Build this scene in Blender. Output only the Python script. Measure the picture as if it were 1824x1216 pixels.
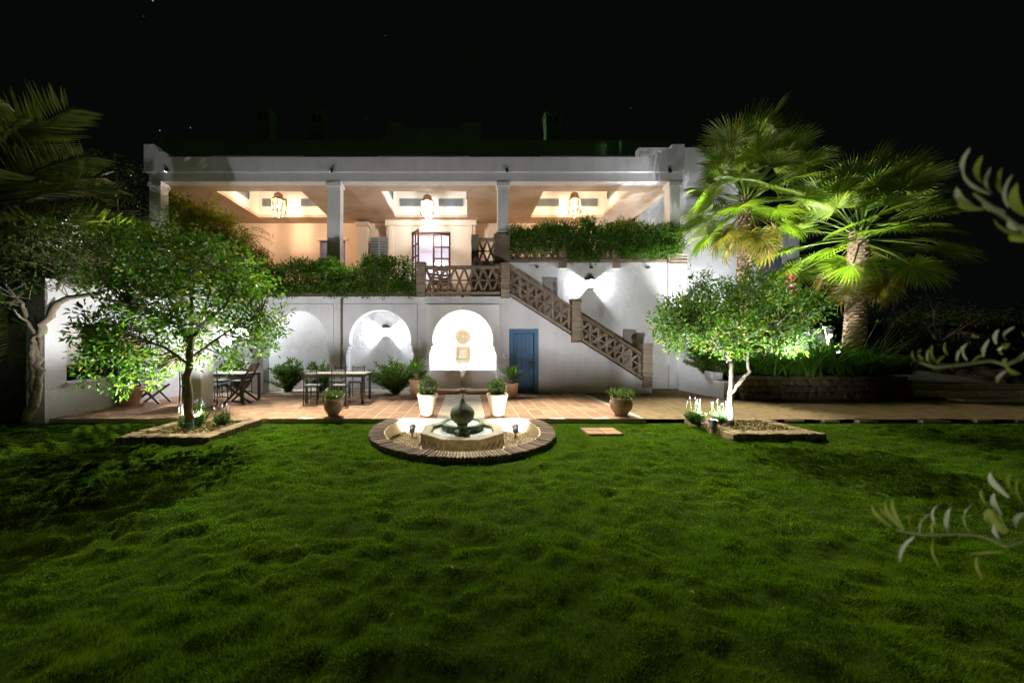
import bpy, bmesh, math, random
import numpy as np
from mathutils import Vector, Matrix, Euler

random.seed(7)
RNG = np.random.default_rng(7)
for _o in list(bpy.data.objects):
    bpy.data.objects.remove(_o)
S = bpy.context.scene
COL = S.collection
PI = math.pi
# pixel (of the 1824 px wide photograph) + distance -> a point of the place
F, U0, V0, H = 600.0, 832.0, 615.0, 1.45


def P(u, v, Y):
    return Vector(((u - U0) / F * Y, Y, H - (v - V0) / F * Y))


def PX(u, Y):
    return (u - U0) / F * Y


def PZ(v, Y):
    return H - (v - V0) / F * Y


# ---------------------------------------------------------------- camera, world, exposure
cam = bpy.data.cameras.new('camera')
cam_o = bpy.data.objects.new('camera', cam)
COL.objects.link(cam_o)
cam_o.location = (0, 0, H)
cam_o.rotation_euler = (PI / 2, 0, 0)
cam.sensor_fit = 'HORIZONTAL'
cam.sensor_width = 36
cam.lens = F / 1824 * 36
cam.shift_x = (912 - U0) / 1824
cam.shift_y = (V0 - 608) / 1824
cam.clip_start = 0.05
cam.clip_end = 900
cam.dof.use_dof = True
cam.dof.focus_distance = 8.5
cam.dof.aperture_fstop = 1.4
S.camera = cam_o

W = bpy.data.worlds.new('World')
S.world = W
W.use_nodes = True
wn, wl = W.node_tree.nodes, W.node_tree.links
wn.clear()
wo = wn.new('ShaderNodeOutputWorld')
wb = wn.new('ShaderNodeBackground')
wl.new(wb.outputs[0], wo.inputs[0])
# a clear night: nearly black, with a few faint stars
tc = wn.new('ShaderNodeTexCoord')
vo = wn.new('ShaderNodeTexVoronoi')
vo.feature = 'F1'
vo.inputs['Scale'].default_value = 46
wl.new(tc.outputs['Generated'], vo.inputs['Vector'])
near = wn.new('ShaderNodeMath'); near.operation = 'LESS_THAN'; near.inputs[1].default_value = 0.045
wl.new(vo.outputs['Distance'], near.inputs[0])
sep = wn.new('ShaderNodeSeparateColor')
wl.new(vo.outputs['Color'], sep.inputs[0])
few = wn.new('ShaderNodeMath'); few.operation = 'GREATER_THAN'; few.inputs[1].default_value = 0.86
wl.new(sep.outputs[0], few.inputs[0])
br = wn.new('ShaderNodeMath'); br.operation = 'MULTIPLY'
wl.new(near.outputs[0], br.inputs[0]); wl.new(few.outputs[0], br.inputs[1])
br2 = wn.new('ShaderNodeMath'); br2.operation = 'MULTIPLY'
wl.new(br.outputs[0], br2.inputs[0]); wl.new(sep.outputs[1], br2.inputs[1])
mx = wn.new('ShaderNodeMix'); mx.data_type = 'RGBA'
mx.inputs[6].default_value = (0.00040, 0.00052, 0.00042, 1)
mx.inputs[7].default_value = (0.09, 0.095, 0.1, 1)
wl.new(br2.outputs[0], mx.inputs[0])
wl.new(mx.outputs[2], wb.inputs[0])
wb.inputs[1].default_value = 1.0

# added sun lamp from the left, a faint fill for lawn and paving
fill_sun = bpy.data.lights.new('fill_sun', 'SUN')
fill_sun.energy = 0.22
fill_sun.angle = math.radians(1.5)
fill_sun.color = (1.0, 0.95, 0.78)
fill_sun_o = bpy.data.objects.new('fill_sun', fill_sun)
COL.objects.link(fill_sun_o)
fill_sun_o.rotation_euler = Vector((0.78, -0.215, -0.60)).to_track_quat('-Z', 'Y').to_euler()

S.view_settings.view_transform = 'Standard'
S.view_settings.look = 'None'
S.view_settings.exposure = 2.2
S.view_settings.gamma = 1
S.view_settings.use_curve_mapping = False
S.render.engine = 'CYCLES'
S.cycles.use_denoising = True
S.cycles.denoising_prefilter = 'NONE'
S.cycles.max_bounces = 8
S.cycles.diffuse_bounces = 4
S.cycles.glossy_bounces = 3
S.cycles.transparent_max_bounces = 16
S.cycles.caustics_reflective = False
S.cycles.caustics_refractive = False
S.cycles.sample_clamp_indirect = 4.0

# strength in watts of every lamp of the place
POW = dict(veranda_side=115, veranda_mid=100, wall_lantern=110, niche=18, pit=27, tree_left=185, tree_right=180,
           palm=760, palm_cross=1100, palm_thick=1000, olive=8, date_palm=170, room=55, bed=380, shrubs=380, eaves=3000)

# ---------------------------------------------------------------- helpers


def wm(o):
    if o is None:
        return Matrix.Identity(4)
    if o.parent is None:
        return o.matrix_basis.copy()
    return wm(o.parent) @ o.matrix_parent_inverse @ o.matrix_basis


def adopt(o, parent):
    if parent is not None:
        o.parent = parent
        o.matrix_parent_inverse = wm(parent).inverted()
    return o


def tag(o, label, cat, group=None):
    o['label'] = label
    o['category'] = cat
    if group:
        o['group'] = group
    return o


def thing(name, label, cat, loc=(0, 0, 0), rz=0, group=None):
    o = bpy.data.objects.new(name, None)
    o.empty_display_size = 0.2
    COL.objects.link(o)
    o.location = loc
    o.rotation_euler = (0, 0, rz)
    return tag(o, label, cat, group)


def dup(root, loc=None, rz=None, label=None, group=None):
    r = root.copy()
    COL.objects.link(r)
    if loc is not None:
        r.location = loc
    if rz is not None:
        r.rotation_euler = (0, 0, rz)
    if label:
        r['label'] = label
    if group:
        r['group'] = group

    def rec(src, dst):
        for ch in list(src.children):
            c = ch.copy()
            COL.objects.link(c)
            c.parent = dst
            rec(ch, c)
    rec(root, r)
    return r


def place(name, me, parent, loc=(0, 0, 0), rot=(0, 0, 0), sc=(1, 1, 1), kind=None):
    o = bpy.data.objects.new(name, me)
    COL.objects.link(o)
    o.location = loc
    o.rotation_euler = rot
    o.scale = sc
    if kind:
        o['kind'] = kind
    return adopt(o, parent)


def ear_clip(poly):
    """triangles of a simple, possibly concave outline"""
    P2 = [(float(x), float(y)) for x, y in poly]
    area = sum(P2[i][0] * P2[(i + 1) % len(P2)][1] - P2[(i + 1) % len(P2)][0] * P2[i][1] for i in range(len(P2)))
    idx = list(range(len(P2)))
    if area < 0:
        idx.reverse()

    def cr(a, b, c):
        return (b[0] - a[0]) * (c[1] - a[1]) - (b[1] - a[1]) * (c[0] - a[0])
    out = []
    while len(idx) > 3:
        best, bi = None, None
        n = len(idx)
        for i in range(n):
            a, b, c = idx[i - 1], idx[i], idx[(i + 1) % n]
            A, B, C = P2[a], P2[b], P2[c]
            if cr(A, B, C) <= 1e-12:
                continue
            ok = True
            for k in idx:
                if k in (a, b, c) or P2[k] in (A, B, C):
                    continue
                p = P2[k]
                if cr(A, B, p) >= -1e-12 and cr(B, C, p) >= -1e-12 and cr(C, A, p) >= -1e-12:
                    ok = False
                    break
            if ok:
                d = (A[0] - C[0]) ** 2 + (A[1] - C[1]) ** 2
                if best is None or d < best:
                    best, bi = d, i
        if bi is None:
            bi = 0
        out.append((idx[bi - 1], idx[bi], idx[(bi + 1) % n]))
        idx.pop(bi)
    out.append(tuple(idx))
    return out


class MB:
    """collects shapes, then becomes one mesh object"""

    def __init__(s):
        s.v, s.f = [], []

    def add(s, vs, fs):
        n = len(s.v)
        s.v += [tuple(p) for p in vs]
        s.f += [tuple(i + n for i in q) for q in fs]
        return s

    def box(s, x0, x1, y0, y1, z0, z1, M=None, bev=0):
        vs = [Vector((x, y, z)) for z in (z0, z1) for x, y in ((x0, y0), (x1, y0), (x1, y1), (x0, y1))]
        if M is not None:
            vs = [M @ p for p in vs]
        return s.add(vs, [(3, 2, 1, 0), (4, 5, 6, 7), (0, 1, 5, 4), (1, 2, 6, 5), (2, 3, 7, 6), (3, 0, 4, 7)])

    def bar(s, a, b, w, h, up=(0, 0, 1)):
        """a rectangular bar from a to b, w across, h along up"""
        a, b = Vector(a), Vector(b)
        d = (b - a).normalized()
        x = d.cross(Vector(up))
        if x.length < 1e-4:
            x = d.cross(Vector((0, 1, 0)))
        x.normalize()
        z = x.cross(d).normalized()
        vs = []
        for p in (a, b):
            for i, j in ((-1, -1), (1, -1), (1, 1), (-1, 1)):
                vs.append(p + x * (i * w / 2) + z * (j * h / 2))
        return s.add(vs, [(3, 2, 1, 0), (4, 5, 6, 7), (0, 1, 5, 4), (1, 2, 6, 5), (2, 3, 7, 6), (3, 0, 4, 7)])

    def tube(s, pts, rs, n=8, jitter=0.0, cap=True):
        pts = [Vector(p) for p in pts]
        if not hasattr(rs, '__len__'):
            rs = [rs] * len(pts)
        base = len(s.v)
        ref = Vector((0.13, 0.37, 0.92))
        vs, fs = [], []
        for i, p in enumerate(pts):
            d = (pts[min(i + 1, len(pts) - 1)] - pts[max(i - 1, 0)]).normalized()
            x = d.cross(ref)
            if x.length < 0.05:
                x = d.cross(Vector((1, 0, 0)))
            x.normalize()
            y = d.cross(x)
            for k in range(n):
                a = 2 * PI * k / n
                r = rs[i] * (1 + (random.uniform(-jitter, jitter) if jitter else 0))
                vs.append(p + x * (math.cos(a) * r) + y * (math.sin(a) * r))
        for i in range(len(pts) - 1):
            for k in range(n):
                a, b = i * n + k, i * n + (k + 1) % n
                fs.append((a, b, b + n, a + n))
        if cap:
            fs.append(tuple(range(n - 1, -1, -1)))
            fs.append(tuple((len(pts) - 1) * n + k for k in range(n)))
        return s.add(vs, fs)

    def lathe(s, prof, c=(0, 0, 0), n=20, rot=0, close=True):
        c = Vector(c)
        vs, fs = [], []
        for r, z in prof:
            for k in range(n):
                a = 2 * PI * (k + rot) / n
                vs.append(c + Vector((math.cos(a) * r, math.sin(a) * r, z)))
        m = len(prof)
        for i in range(m - 1):
            for k in range(n):
                a, b = i * n + k, i * n + (k + 1) % n
                fs.append((a, b, b + n, a + n))
        if close:
            if prof[0][0] > 1e-4:
                fs.append(tuple(range(n - 1, -1, -1)))
            if prof[-1][0] > 1e-4:
                fs.append(tuple((m - 1) * n + k for k in range(n)))
        return s.add(vs, fs)

    def prism(s, poly, a, b, axis='Y'):
        """a (possibly concave) outline pushed from a to b. axis Y: outline in X,Z; Z: outline in X,Y; X: outline in Y,Z"""
        def mk(p, t):
            return Vector((p[0], t, p[1]) if axis == 'Y' else ((p[0], p[1], t) if axis == 'Z' else (t, p[0], p[1])))
        n = len(poly)
        pts = [mk(p, a) for p in poly] + [mk(p, b) for p in poly]
        tris = ear_clip(poly)
        fs = [tuple(t) for t in tris] + [(t[2] + n, t[1] + n, t[0] + n) for t in tris]
        for i in range(n):
            j = (i + 1) % n
            fs.append((j, i, i + n, j + n))
        bm = bmesh.new()
        vs = [bm.verts.new(p) for p in pts]
        for q in fs:
            try:
                bm.faces.new([vs[k] for k in q])
            except ValueError:
                pass
        bmesh.ops.recalc_face_normals(bm, faces=bm.faces[:])
        bm.verts.index_update()
        s.add([v.co.copy() for v in bm.verts], [[v.index for v in f.verts] for f in bm.faces])
        bm.free()
        return s

    def mesh(s, name, m, smooth=False, bevel=0, recalc=False):
        me = bpy.data.meshes.new(name)
        me.from_pydata(s.v, [], s.f)
        if bevel or recalc:
            bm = bmesh.new()
            bm.from_mesh(me)
            if recalc:
                bmesh.ops.recalc_face_normals(bm, faces=bm.faces[:])
            if bevel:
                bmesh.ops.bevel(bm, geom=bm.edges[:], offset=bevel, segments=1, affect='EDGES', clamp_overlap=True)
            bm.to_mesh(me)
            bm.free()
        if m is not None:
            me.materials.append(m)
        if smooth:
            me.shade_smooth()
            if smooth != 2:
                try:
                    me.set_sharp_from_angle(angle=math.radians(40))
                except Exception:
                    pass
        return me

    def build(s, name, m, parent=None, smooth=False, kind=None, bevel=0, recalc=False):
        o = bpy.data.objects.new(name, s.mesh(name, m, smooth, bevel, recalc))
        COL.objects.link(o)
        if kind:
            o['kind'] = kind
        return adopt(o, parent)


def np_mesh(name, verts, faces, m, parent=None, kind=None, smooth=False):
    """verts (n,3), faces (k, 3 or 4) as numpy arrays -> one mesh object"""
    me = bpy.data.meshes.new(name)
    verts = np.asarray(verts, dtype=np.float32)
    faces = np.asarray(faces, dtype=np.int32)
    k, c = faces.shape
    me.vertices.add(len(verts))
    me.vertices.foreach_set('co', verts.ravel())
    me.loops.add(k * c)
    me.loops.foreach_set('vertex_index', faces.ravel())
    me.polygons.add(k)
    me.polygons.foreach_set('loop_start', np.arange(0, k * c, c, dtype=np.int32))
    me.polygons.foreach_set('loop_total', np.full(k, c, dtype=np.int32))
    me.update(calc_edges=True)
    me.validate()
    me.materials.append(m)
    if smooth:
        me.shade_smooth()
    o = bpy.data.objects.new(name, me)
    COL.objects.link(o)
    if kind:
        o['kind'] = kind
    return adopt(o, parent)


def unit(a):
    return a / np.maximum(np.linalg.norm(a, axis=-1, keepdims=True), 1e-9)


def leaves(cent, dirs, L, Wd, fold=0.25, droop=0.15):
    """folded leaf blades: arrays of base points, directions, lengths, widths -> verts, quads"""
    n = len(cent)
    dirs = unit(dirs)
    r = unit(RNG.normal(size=(n, 3)) + np.array([0, 0, 0.8]))
    side = unit(np.cross(dirs, r))
    up = np.cross(side, dirs)
    L = np.broadcast_to(np.asarray(L, dtype=float), (n,))[:, None]
    Wd = np.broadcast_to(np.asarray(Wd, dtype=float), (n,))[:, None]
    b = cent
    mid = cent + dirs * L * 0.48
    l = mid - side * Wd / 2 + up * Wd * fold
    rr = mid + side * Wd / 2 + up * Wd * fold
    t = cent + dirs * L - up * L * droop
    v = np.stack([b, l, t, rr], axis=1).reshape(-1, 3)
    i = np.arange(n)[:, None] * 4
    # two triangles per leaf sharing the midrib: one island, creased
    f = np.concatenate([np.hstack([i, i + 2, i + 1]), np.hstack([i, i + 3, i + 2])], axis=0)
    return v, f


def rand_in_ball(n):
    d = unit(RNG.normal(size=(n, 3)))
    return d * RNG.random((n, 1)) ** (1 / 3)


def crown_leaves(clusters, per, rad, L, Wd, outward=None, lift=0.15, spread=1.0):
    """leaf clumps round cluster centres (k,3)"""
    k = len(clusters)
    off = rand_in_ball(k * per) * np.repeat(np.broadcast_to(rad, (k,)), per)[:, None]
    c = np.repeat(clusters, per, axis=0) + off
    d = unit(off) * 0.8 + RNG.normal(size=off.shape) * 0.55 * spread + np.array([0, 0, lift])
    n = len(c)
    return leaves(c, d, L * RNG.uniform(0.65, 1.2, n), Wd * RNG.uniform(0.7, 1.15, n))


_G = RNG.random((64, 64, 16))


def vnoise(x, y, z=0.0):
    x, y = np.asarray(x, float), np.asarray(y, float)
    z = np.broadcast_to(np.asarray(z, float), x.shape)
    xi, yi, zi = np.floor(x).astype(int), np.floor(y).astype(int), np.floor(z).astype(int)
    xf, yf, zf = x - xi, y - yi, z - zi
    xf, yf, zf = [t * t * (3 - 2 * t) for t in (xf, yf, zf)]

    def g(a, b, c):
        return _G[(xi + a) % 64, (yi + b) % 64, (zi + c) % 16]

    def lx(b, c):
        return g(0, b, c) * (1 - xf) + g(1, b, c) * xf
    return (lx(0, 0) * (1 - yf) + lx(1, 0) * yf) * (1 - zf) + (lx(0, 1) * (1 - yf) + lx(1, 1) * yf) * zf


# ---------------------------------------------------------------- materials


class NT:
    def __init__(s, name):
        s.m = bpy.data.materials.new(name)
        s.m.use_nodes = True
        s.n, s.l = s.m.node_tree.nodes, s.m.node_tree.links
        s.n.clear()
        s.out = s.n.new('ShaderNodeOutputMaterial')
        s.tc = s.n.new('ShaderNodeTexCoord')

    def noise(s, scale, detail=4, rough=0.55, stretch=None, obj=False):
        n = s.n.new('ShaderNodeTexNoise')
        n.inputs['Scale'].default_value = scale
        n.inputs['Detail'].default_value = detail
        n.inputs['Roughness'].default_value = rough
        src = s.tc.outputs['Object']
        if stretch:
            mp = s.n.new('ShaderNodeMapping')
            mp.inputs['Scale'].default_value = stretch
            s.l.new(src, mp.inputs[0])
            src = mp.outputs[0]
        s.l.new(src, n.inputs['Vector'])
        return n.outputs['Fac']

    def ramp(s, fac, stops):
        r = s.n.new('ShaderNodeValToRGB')
        e = r.color_ramp.elements
        while len(e) < len(stops):
            e.new(0.5)
        for i, (p, c) in enumerate(stops):
            e[i].position = p
            e[i].color = (*c, 1) if len(c) == 3 else c
        s.l.new(fac, r.inputs[0])
        return r.outputs[0]

    def mix(s, fac, a, b, mode='MIX'):
        n = s.n.new('ShaderNodeMix')
        n.data_type = 'RGBA'
        n.blend_type = mode
        for i, x in ((0, fac), (6, a), (7, b)):
            if hasattr(x, 'is_linked') or hasattr(x, 'links'):
                s.l.new(x, n.inputs[i])
            elif i == 0:
                n.inputs[0].default_value = x
            else:
                n.inputs[i].default_value = (*x, 1)
        return n.outputs[2]

    def bump(s, h, strength, dist=0.01, prev=None):
        b = s.n.new('ShaderNodeBump')
        b.inputs['Strength'].default_value = strength
        b.inputs['Distance'].default_value = dist
        s.l.new(h, b.inputs['Height'])
        if prev is not None:
            s.l.new(prev, b.inputs['Normal'])
        return b.outputs[0]

    def pbsdf(s, col, rough=0.8, normal=None, metal=0, spec=None):
        p = s.n.new('ShaderNodeBsdfPrincipled')
        if hasattr(col, 'links'):
            s.l.new(col, p.inputs['Base Color'])
        else:
            p.inputs['Base Color'].default_value = (*col, 1)
        if hasattr(rough, 'links'):
            s.l.new(rough, p.inputs['Roughness'])
        else:
            p.inputs['Roughness'].default_value = rough
        p.inputs['Metallic'].default_value = metal
        if spec is not None:
            p.inputs['Specular IOR Level'].default_value = spec
        if normal is not None:
            s.l.new(normal, p.inputs['Normal'])
        return p.outputs[0]

    def done(s, sh):
        s.l.new(sh, s.out.inputs[0])
        return s.m

    def objrand(s):
        return s.n.new('ShaderNodeObjectInfo').outputs['Random']

    def island(s):
        return s.n.new('ShaderNodeNewGeometry').outputs['Random Per Island']


def mul(c, k):
    return tuple(min(1, x * k) for x in c)


def m_plaster(name, c, rough_bump=0.35, stain=0.12, stain_col=None, streak=False):
    t = NT(name)
    big = t.noise(0.9, 5, 0.6)
    fine = t.noise(38, 4, 0.6)
    mid = t.noise(7, 3)
    sc = stain_col or mul(c, 0.62)
    col = t.mix(t.ramp(big, [(0.42, (0, 0, 0)), (0.78, (stain * 3,) * 3)]), c, sc)
    if streak:
        st = t.noise(2.2, 4, 0.65, stretch=(1.3, 1.3, 0.16))
        col = t.mix(t.ramp(st, [(0.48, (0, 0, 0)), (0.78, (0.42,) * 3)]), col, mul(c, 0.6))
    n1 = t.bump(mid, rough_bump * 0.6, 0.03)
    n2 = t.bump(fine, rough_bump, 0.008, n1)
    return t.done(t.pbsdf(col, 0.9, n2, spec=0.2))


def m_solid(name, c, rough=0.6, var=0.3, scale=12, bump=0.2, metal=0, objvar=0.0, spec=None, stretch=None):
    t = NT(name)
    nz = t.noise(scale, 5, 0.6, stretch)
    col = t.ramp(nz, [(0.25, mul(c, 1 - var)), (0.75, mul(c, 1 + var))])
    if objvar:
        col = t.mix(1.0, col, t.ramp(t.objrand(), [(0, (1 - objvar,) * 3), (1, (1 + objvar * 0.6,) * 3)]), 'MULTIPLY')
    nr = t.bump(nz, bump, 0.01) if bump else None
    return t.done(t.pbsdf(col, rough, nr, metal, spec))


def m_brick(name, cs, objvar=True):
    t = NT(name)
    r = t.objrand() if objvar else t.island()
    k = len(cs)
    base = t.ramp(r, [(i / (k - 1), c) for i, c in enumerate(cs)])
    nz = t.noise(22, 5, 0.65)
    dirt = t.noise(5, 4, 0.6)
    col = t.mix(t.ramp(nz, [(0.35, (0.5,) * 3), (0.7, (0,) * 3)]), base, mul(cs[0], 0.55))
    col = t.mix(t.ramp(dirt, [(0.5, (0,) * 3), (0.75, (0.5,) * 3)]), col, (0.07, 0.065, 0.05))
    return t.done(t.pbsdf(col, 0.9, t.bump(nz, 0.5, 0.01), spec=0.2))


def m_leaf(name, stops, transl=0.3, rough=0.38, spec=0.5):
    t = NT(name)
    col = t.ramp(t.island(), stops)
    p = t.pbsdf(col, rough, spec=spec)
    tr = t.n.new('ShaderNodeBsdfTranslucent')
    bright = t.mix(1.0, col, (1.5, 1.7, 0.7), 'MULTIPLY')
    t.l.new(bright, tr.inputs[0])
    ms = t.n.new('ShaderNodeMixShader')
    ms.inputs[0].default_value = transl
    t.l.new(p, ms.inputs[1])
    t.l.new(tr.outputs[0], ms.inputs[2])
    return t.done(ms.outputs[0])


def m_emit(name, c, s):
    t = NT(name)
    e = t.n.new('ShaderNodeEmission')
    e.inputs[0].default_value = (*c, 1)
    e.inputs[1].default_value = s
    return t.done(e.outputs[0])


def m_litglass(name, c, s, clear=0.8):
    """thin frosted lantern glass with the bulb's glow in it"""
    t = NT(name)
    e = t.n.new('ShaderNodeEmission')
    e.inputs[0].default_value = (*c, 1)
    e.inputs[1].default_value = s
    tr = t.n.new('ShaderNodeBsdfTransparent')
    tr.inputs[0].default_value = (0.97, 0.97, 0.97, 1)
    ms = t.n.new('ShaderNodeMixShader')
    ms.inputs[0].default_value = clear
    t.l.new(e.outputs[0], ms.inputs[1])
    t.l.new(tr.outputs[0], ms.inputs[2])
    return t.done(ms.outputs[0])


def m_pane(name):
    t = NT(name)
    g = t.n.new('ShaderNodeBsdfGlossy')
    g.inputs['Roughness'].default_value = 0.02
    tr = t.n.new('ShaderNodeBsdfTransparent')
    tr.inputs[0].default_value = (0.92, 0.95, 0.95, 1)
    ms = t.n.new('ShaderNodeMixShader')
    ms.inputs[0].default_value = 0.9
    t.l.new(g.outputs[0], ms.inputs[1])
    t.l.new(tr.outputs[0], ms.inputs[2])
    return t.done(ms.outputs[0])


def m_water(name):
    t = NT(name)
    nz = t.noise(26, 3)
    p = t.n.new('ShaderNodeBsdfPrincipled')
    p.inputs['Base Color'].default_value = (0.55, 0.6, 0.6, 1)
    p.inputs['Roughness'].default_value = 0.08
    p.inputs['IOR'].default_value = 1.33
    p.inputs['Specular IOR Level'].default_value = 0.9
    t.l.new(t.bump(nz, 0.9, 0.03), p.inputs['Normal'])
    return t.done(p.outputs[0])


M = {}
M['plaster'] = m_plaster('white_plaster', (0.74, 0.73, 0.72), 0.45, 0.2)  # blotches stand for dirt and soft shadows on the walls
M['plaster_streaked'] = m_plaster('weathered_white_plaster', (0.62, 0.62, 0.64), 0.35, 0.14, streak=True)
M['plaster_rough'] = m_plaster('rough_white_plaster', (0.78, 0.775, 0.77), 0.9, 0.08)
M['plaster_peach'] = m_plaster('peach_plaster', (0.80, 0.62, 0.47), 0.25, 0.10)
M['plaster_cream'] = m_plaster('cream_plaster', (0.80, 0.70, 0.58), 0.25, 0.08)
M['plaster_white_in'] = m_plaster('coffer_plaster', (0.66, 0.62, 0.56), 0.2, 0.05)
M['ceiling'] = m_plaster('stained_ceiling_plaster', (0.52, 0.42, 0.33), 0.3, 0.30, (0.36, 0.24, 0.13))
M['plaster_brown'] = m_plaster('brown_render', (0.24, 0.19, 0.14), 0.6, 0.2)  # own brown of the stair head wall; on the piers it stands for shadow
M['plaster_dado'] = m_plaster('grey_brown_render', (0.30, 0.27, 0.24), 0.6, 0.2)
M['plaster_dark'] = m_plaster('roof_parapet_render', (0.12, 0.25, 0.10), 0.5, 0.2)
M['pit'] = m_plaster('pit_render', (0.62, 0.50, 0.32), 0.5, 0.2)
M['brick'] = m_brick('old_thin_brick', [(0.20, 0.14, 0.10), (0.29, 0.22, 0.16), (0.34, 0.28, 0.21), (0.25, 0.19, 0.15)])
M['brick_ring'] = m_brick('weathered_edging_brick', [(0.16, 0.11, 0.085), (0.27, 0.19, 0.14), (0.33, 0.25, 0.18), (0.22, 0.16, 0.12)])
M['brick_bed'] = m_brick('tree_bed_brick', [(0.33, 0.22, 0.12), (0.42, 0.30, 0.17), (0.36, 0.25, 0.13), (0.45, 0.34, 0.2)])
M['tile'] = m_brick('terracotta_tile', [(0.38, 0.20, 0.11), (0.50, 0.295, 0.18), (0.44, 0.245, 0.14), (0.52, 0.32, 0.20), (0.33, 0.19, 0.12)])
M['grout'] = m_solid('pale_mortar', (0.62, 0.53, 0.42), 0.95, 0.2, 30, 0.3)
M['stone_slab'] = m_solid('channel_stone', (0.47, 0.40, 0.31), 0.85, 0.22, 9, 0.25)
M['basin_stone'] = m_solid('basin_stone', (0.235, 0.195, 0.115), 0.6, 0.45, 14, 0.6)
M['moss_stone'] = m_solid('mossy_stone', (0.065, 0.095, 0.035), 0.6, 0.7, 30, 1.0)
M['terracotta'] = m_solid('terracotta_pot', (0.56, 0.32, 0.19), 0.85, 0.18, 10, 0.15)
M['terracotta_pale'] = m_solid('pale_terracotta_pot', (0.66, 0.47, 0.33), 0.85, 0.16, 8, 0.15)
M['urn'] = m_solid('weathered_urn_clay', (0.36, 0.23, 0.14), 0.85, 0.3, 9, 0.3)
M['soil'] = m_solid('dark_soil', (0.06, 0.045, 0.03), 0.95, 0.5, 25, 0.8)
M['bedsoil'] = m_solid('dry_bed_soil', (0.20, 0.14, 0.07), 0.95, 0.5, 25, 0.8)
M['path'] = m_solid('earth_path', (0.22, 0.145, 0.06), 0.95, 0.45, 6, 0.6)
M['ground'] = m_solid('dark_ground', (0.018, 0.022, 0.008), 0.95, 0.5, 4, 0.5)
M['lawn'] = m_solid('lawn_soil', (0.030, 0.055, 0.006), 1.0, 0.5, 30, 0.8, spec=0.0)
M['gravel'] = m_brick('cream_gravel', [(0.55, 0.42, 0.24), (0.68, 0.56, 0.36), (0.45, 0.33, 0.18), (0.72, 0.62, 0.45)], objvar=False)
M['stone_wall'] = m_brick('field_stone', [(0.11, 0.09, 0.045), (0.17, 0.14, 0.075), (0.14, 0.115, 0.06), (0.20, 0.17, 0.095)])
M['step_stone'] = m_brick('step_stone', [(0.46, 0.42, 0.22), (0.60, 0.55, 0.32), (0.52, 0.47, 0.27)])
M['dark_metal'] = m_solid('dark_metal', (0.075, 0.08, 0.075), 0.42, 0.3, 20, 0.1, metal=0.6)
M['table_metal'] = m_solid('grey_green_metal', (0.13, 0.14, 0.12), 0.45, 0.3, 20, 0.1, metal=0.4)
M['brass'] = m_solid('aged_brass', (0.28, 0.19, 0.09), 0.35, 0.35, 30, 0.2, metal=0.8)
M['black_metal'] = m_solid('black_lamp_metal', (0.012, 0.012, 0.012), 0.8, 0.2, 20, 0.0)
M['spot_metal'] = m_solid('spotlight_metal', (0.16, 0.17, 0.18), 0.4, 0.2, 20, 0.0, metal=0.5)
M['wood_top'] = m_solid('weathered_table_wood', (0.30, 0.255, 0.20), 0.6, 0.3, 7, 0.2, stretch=(1, 12, 12))
M['wood_dark'] = m_solid('dark_teak', (0.085, 0.06, 0.038), 0.55, 0.35, 8, 0.25)
M['wood_warm'] = m_solid('warm_wood', (0.36, 0.20, 0.09), 0.55, 0.3, 8, 0.2)
M['door_wood'] = m_solid('red_brown_door_wood', (0.12, 0.045, 0.032), 0.5, 0.25, 14, 0.15)
M['blue'] = m_solid('blue_door_paint', (0.050, 0.135, 0.255), 0.5, 0.14, 16, 0.15, stretch=(6, 6, 1))
M['shutter'] = m_solid('grey_blue_shutter_paint', (0.25, 0.29, 0.30), 0.55, 0.12, 16, 0.1)
M['frame_grey'] = m_solid('grey_window_paint', (0.12, 0.13, 0.17), 0.5, 0.15, 16, 0.1)
M['grille'] = m_solid('grey_grille', (0.17, 0.21, 0.21), 0.5, 0.15, 16, 0.1)
M['cushion'] = m_solid('pale_seat_cushion', (0.26, 0.28, 0.26), 0.9, 0.15, 40, 0.3)
M['curtain'] = m_solid('white_curtain_cloth', (0.70, 0.66, 0.60), 0.9, 0.10, 12, 0.2)
M['trim'] = m_solid('white_plastic', (0.6, 0.58, 0.5), 0.5, 0.08, 16, 0.0)
M['ornament'] = m_solid('carved_ochre_stone', (0.50, 0.36, 0.18), 0.8, 0.35, 24, 0.6)
M['ornament_pale'] = m_solid('carved_pale_stone', (0.80, 0.72, 0.58), 0.8, 0.15, 20, 0.3)
M['bark_pale'] = m_solid('pale_bark', (0.27, 0.22, 0.15), 0.9, 0.45, 26, 1.0, stretch=(1, 1, 0.35))
M['bark_lit'] = m_solid('grey_citrus_bark', (0.105, 0.09, 0.068), 0.95, 0.6, 34, 1.0, stretch=(1, 1, 0.5), spec=0.1)
M['glow_mid'] = m_litglass('lit_cool_lantern_glass', (0.92, 0.95, 1.0), 0.5, 0.6)
M['bark_dark'] = m_solid('brown_bark', (0.16, 0.125, 0.07), 0.9, 0.5, 26, 1.0, stretch=(1, 1, 0.35))
M['bark_palm'] = m_solid('palm_trunk', (0.17, 0.115, 0.065), 0.9, 0.5, 16, 1.0)
M['tape'] = m_solid('teal_trunk_wrap', (0.03, 0.22, 0.24), 0.4, 0.3, 18, 0.2)
M['petiole'] = m_solid('palm_stalk', (0.20, 0.24, 0.07), 0.5, 0.3, 10, 0.1)
M['room'] = m_plaster('room_plaster', (0.72, 0.68, 0.72), 0.1, 0.04)
M['citrus'] = m_leaf('citrus_leaf', [(0.0, (0.035, 0.10, 0.012)), (0.55, (0.085, 0.195, 0.024)), (0.85, (0.15, 0.26, 0.035)), (1.0, (0.30, 0.26, 0.03))], 0.36, 0.42, 0.28)
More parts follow.
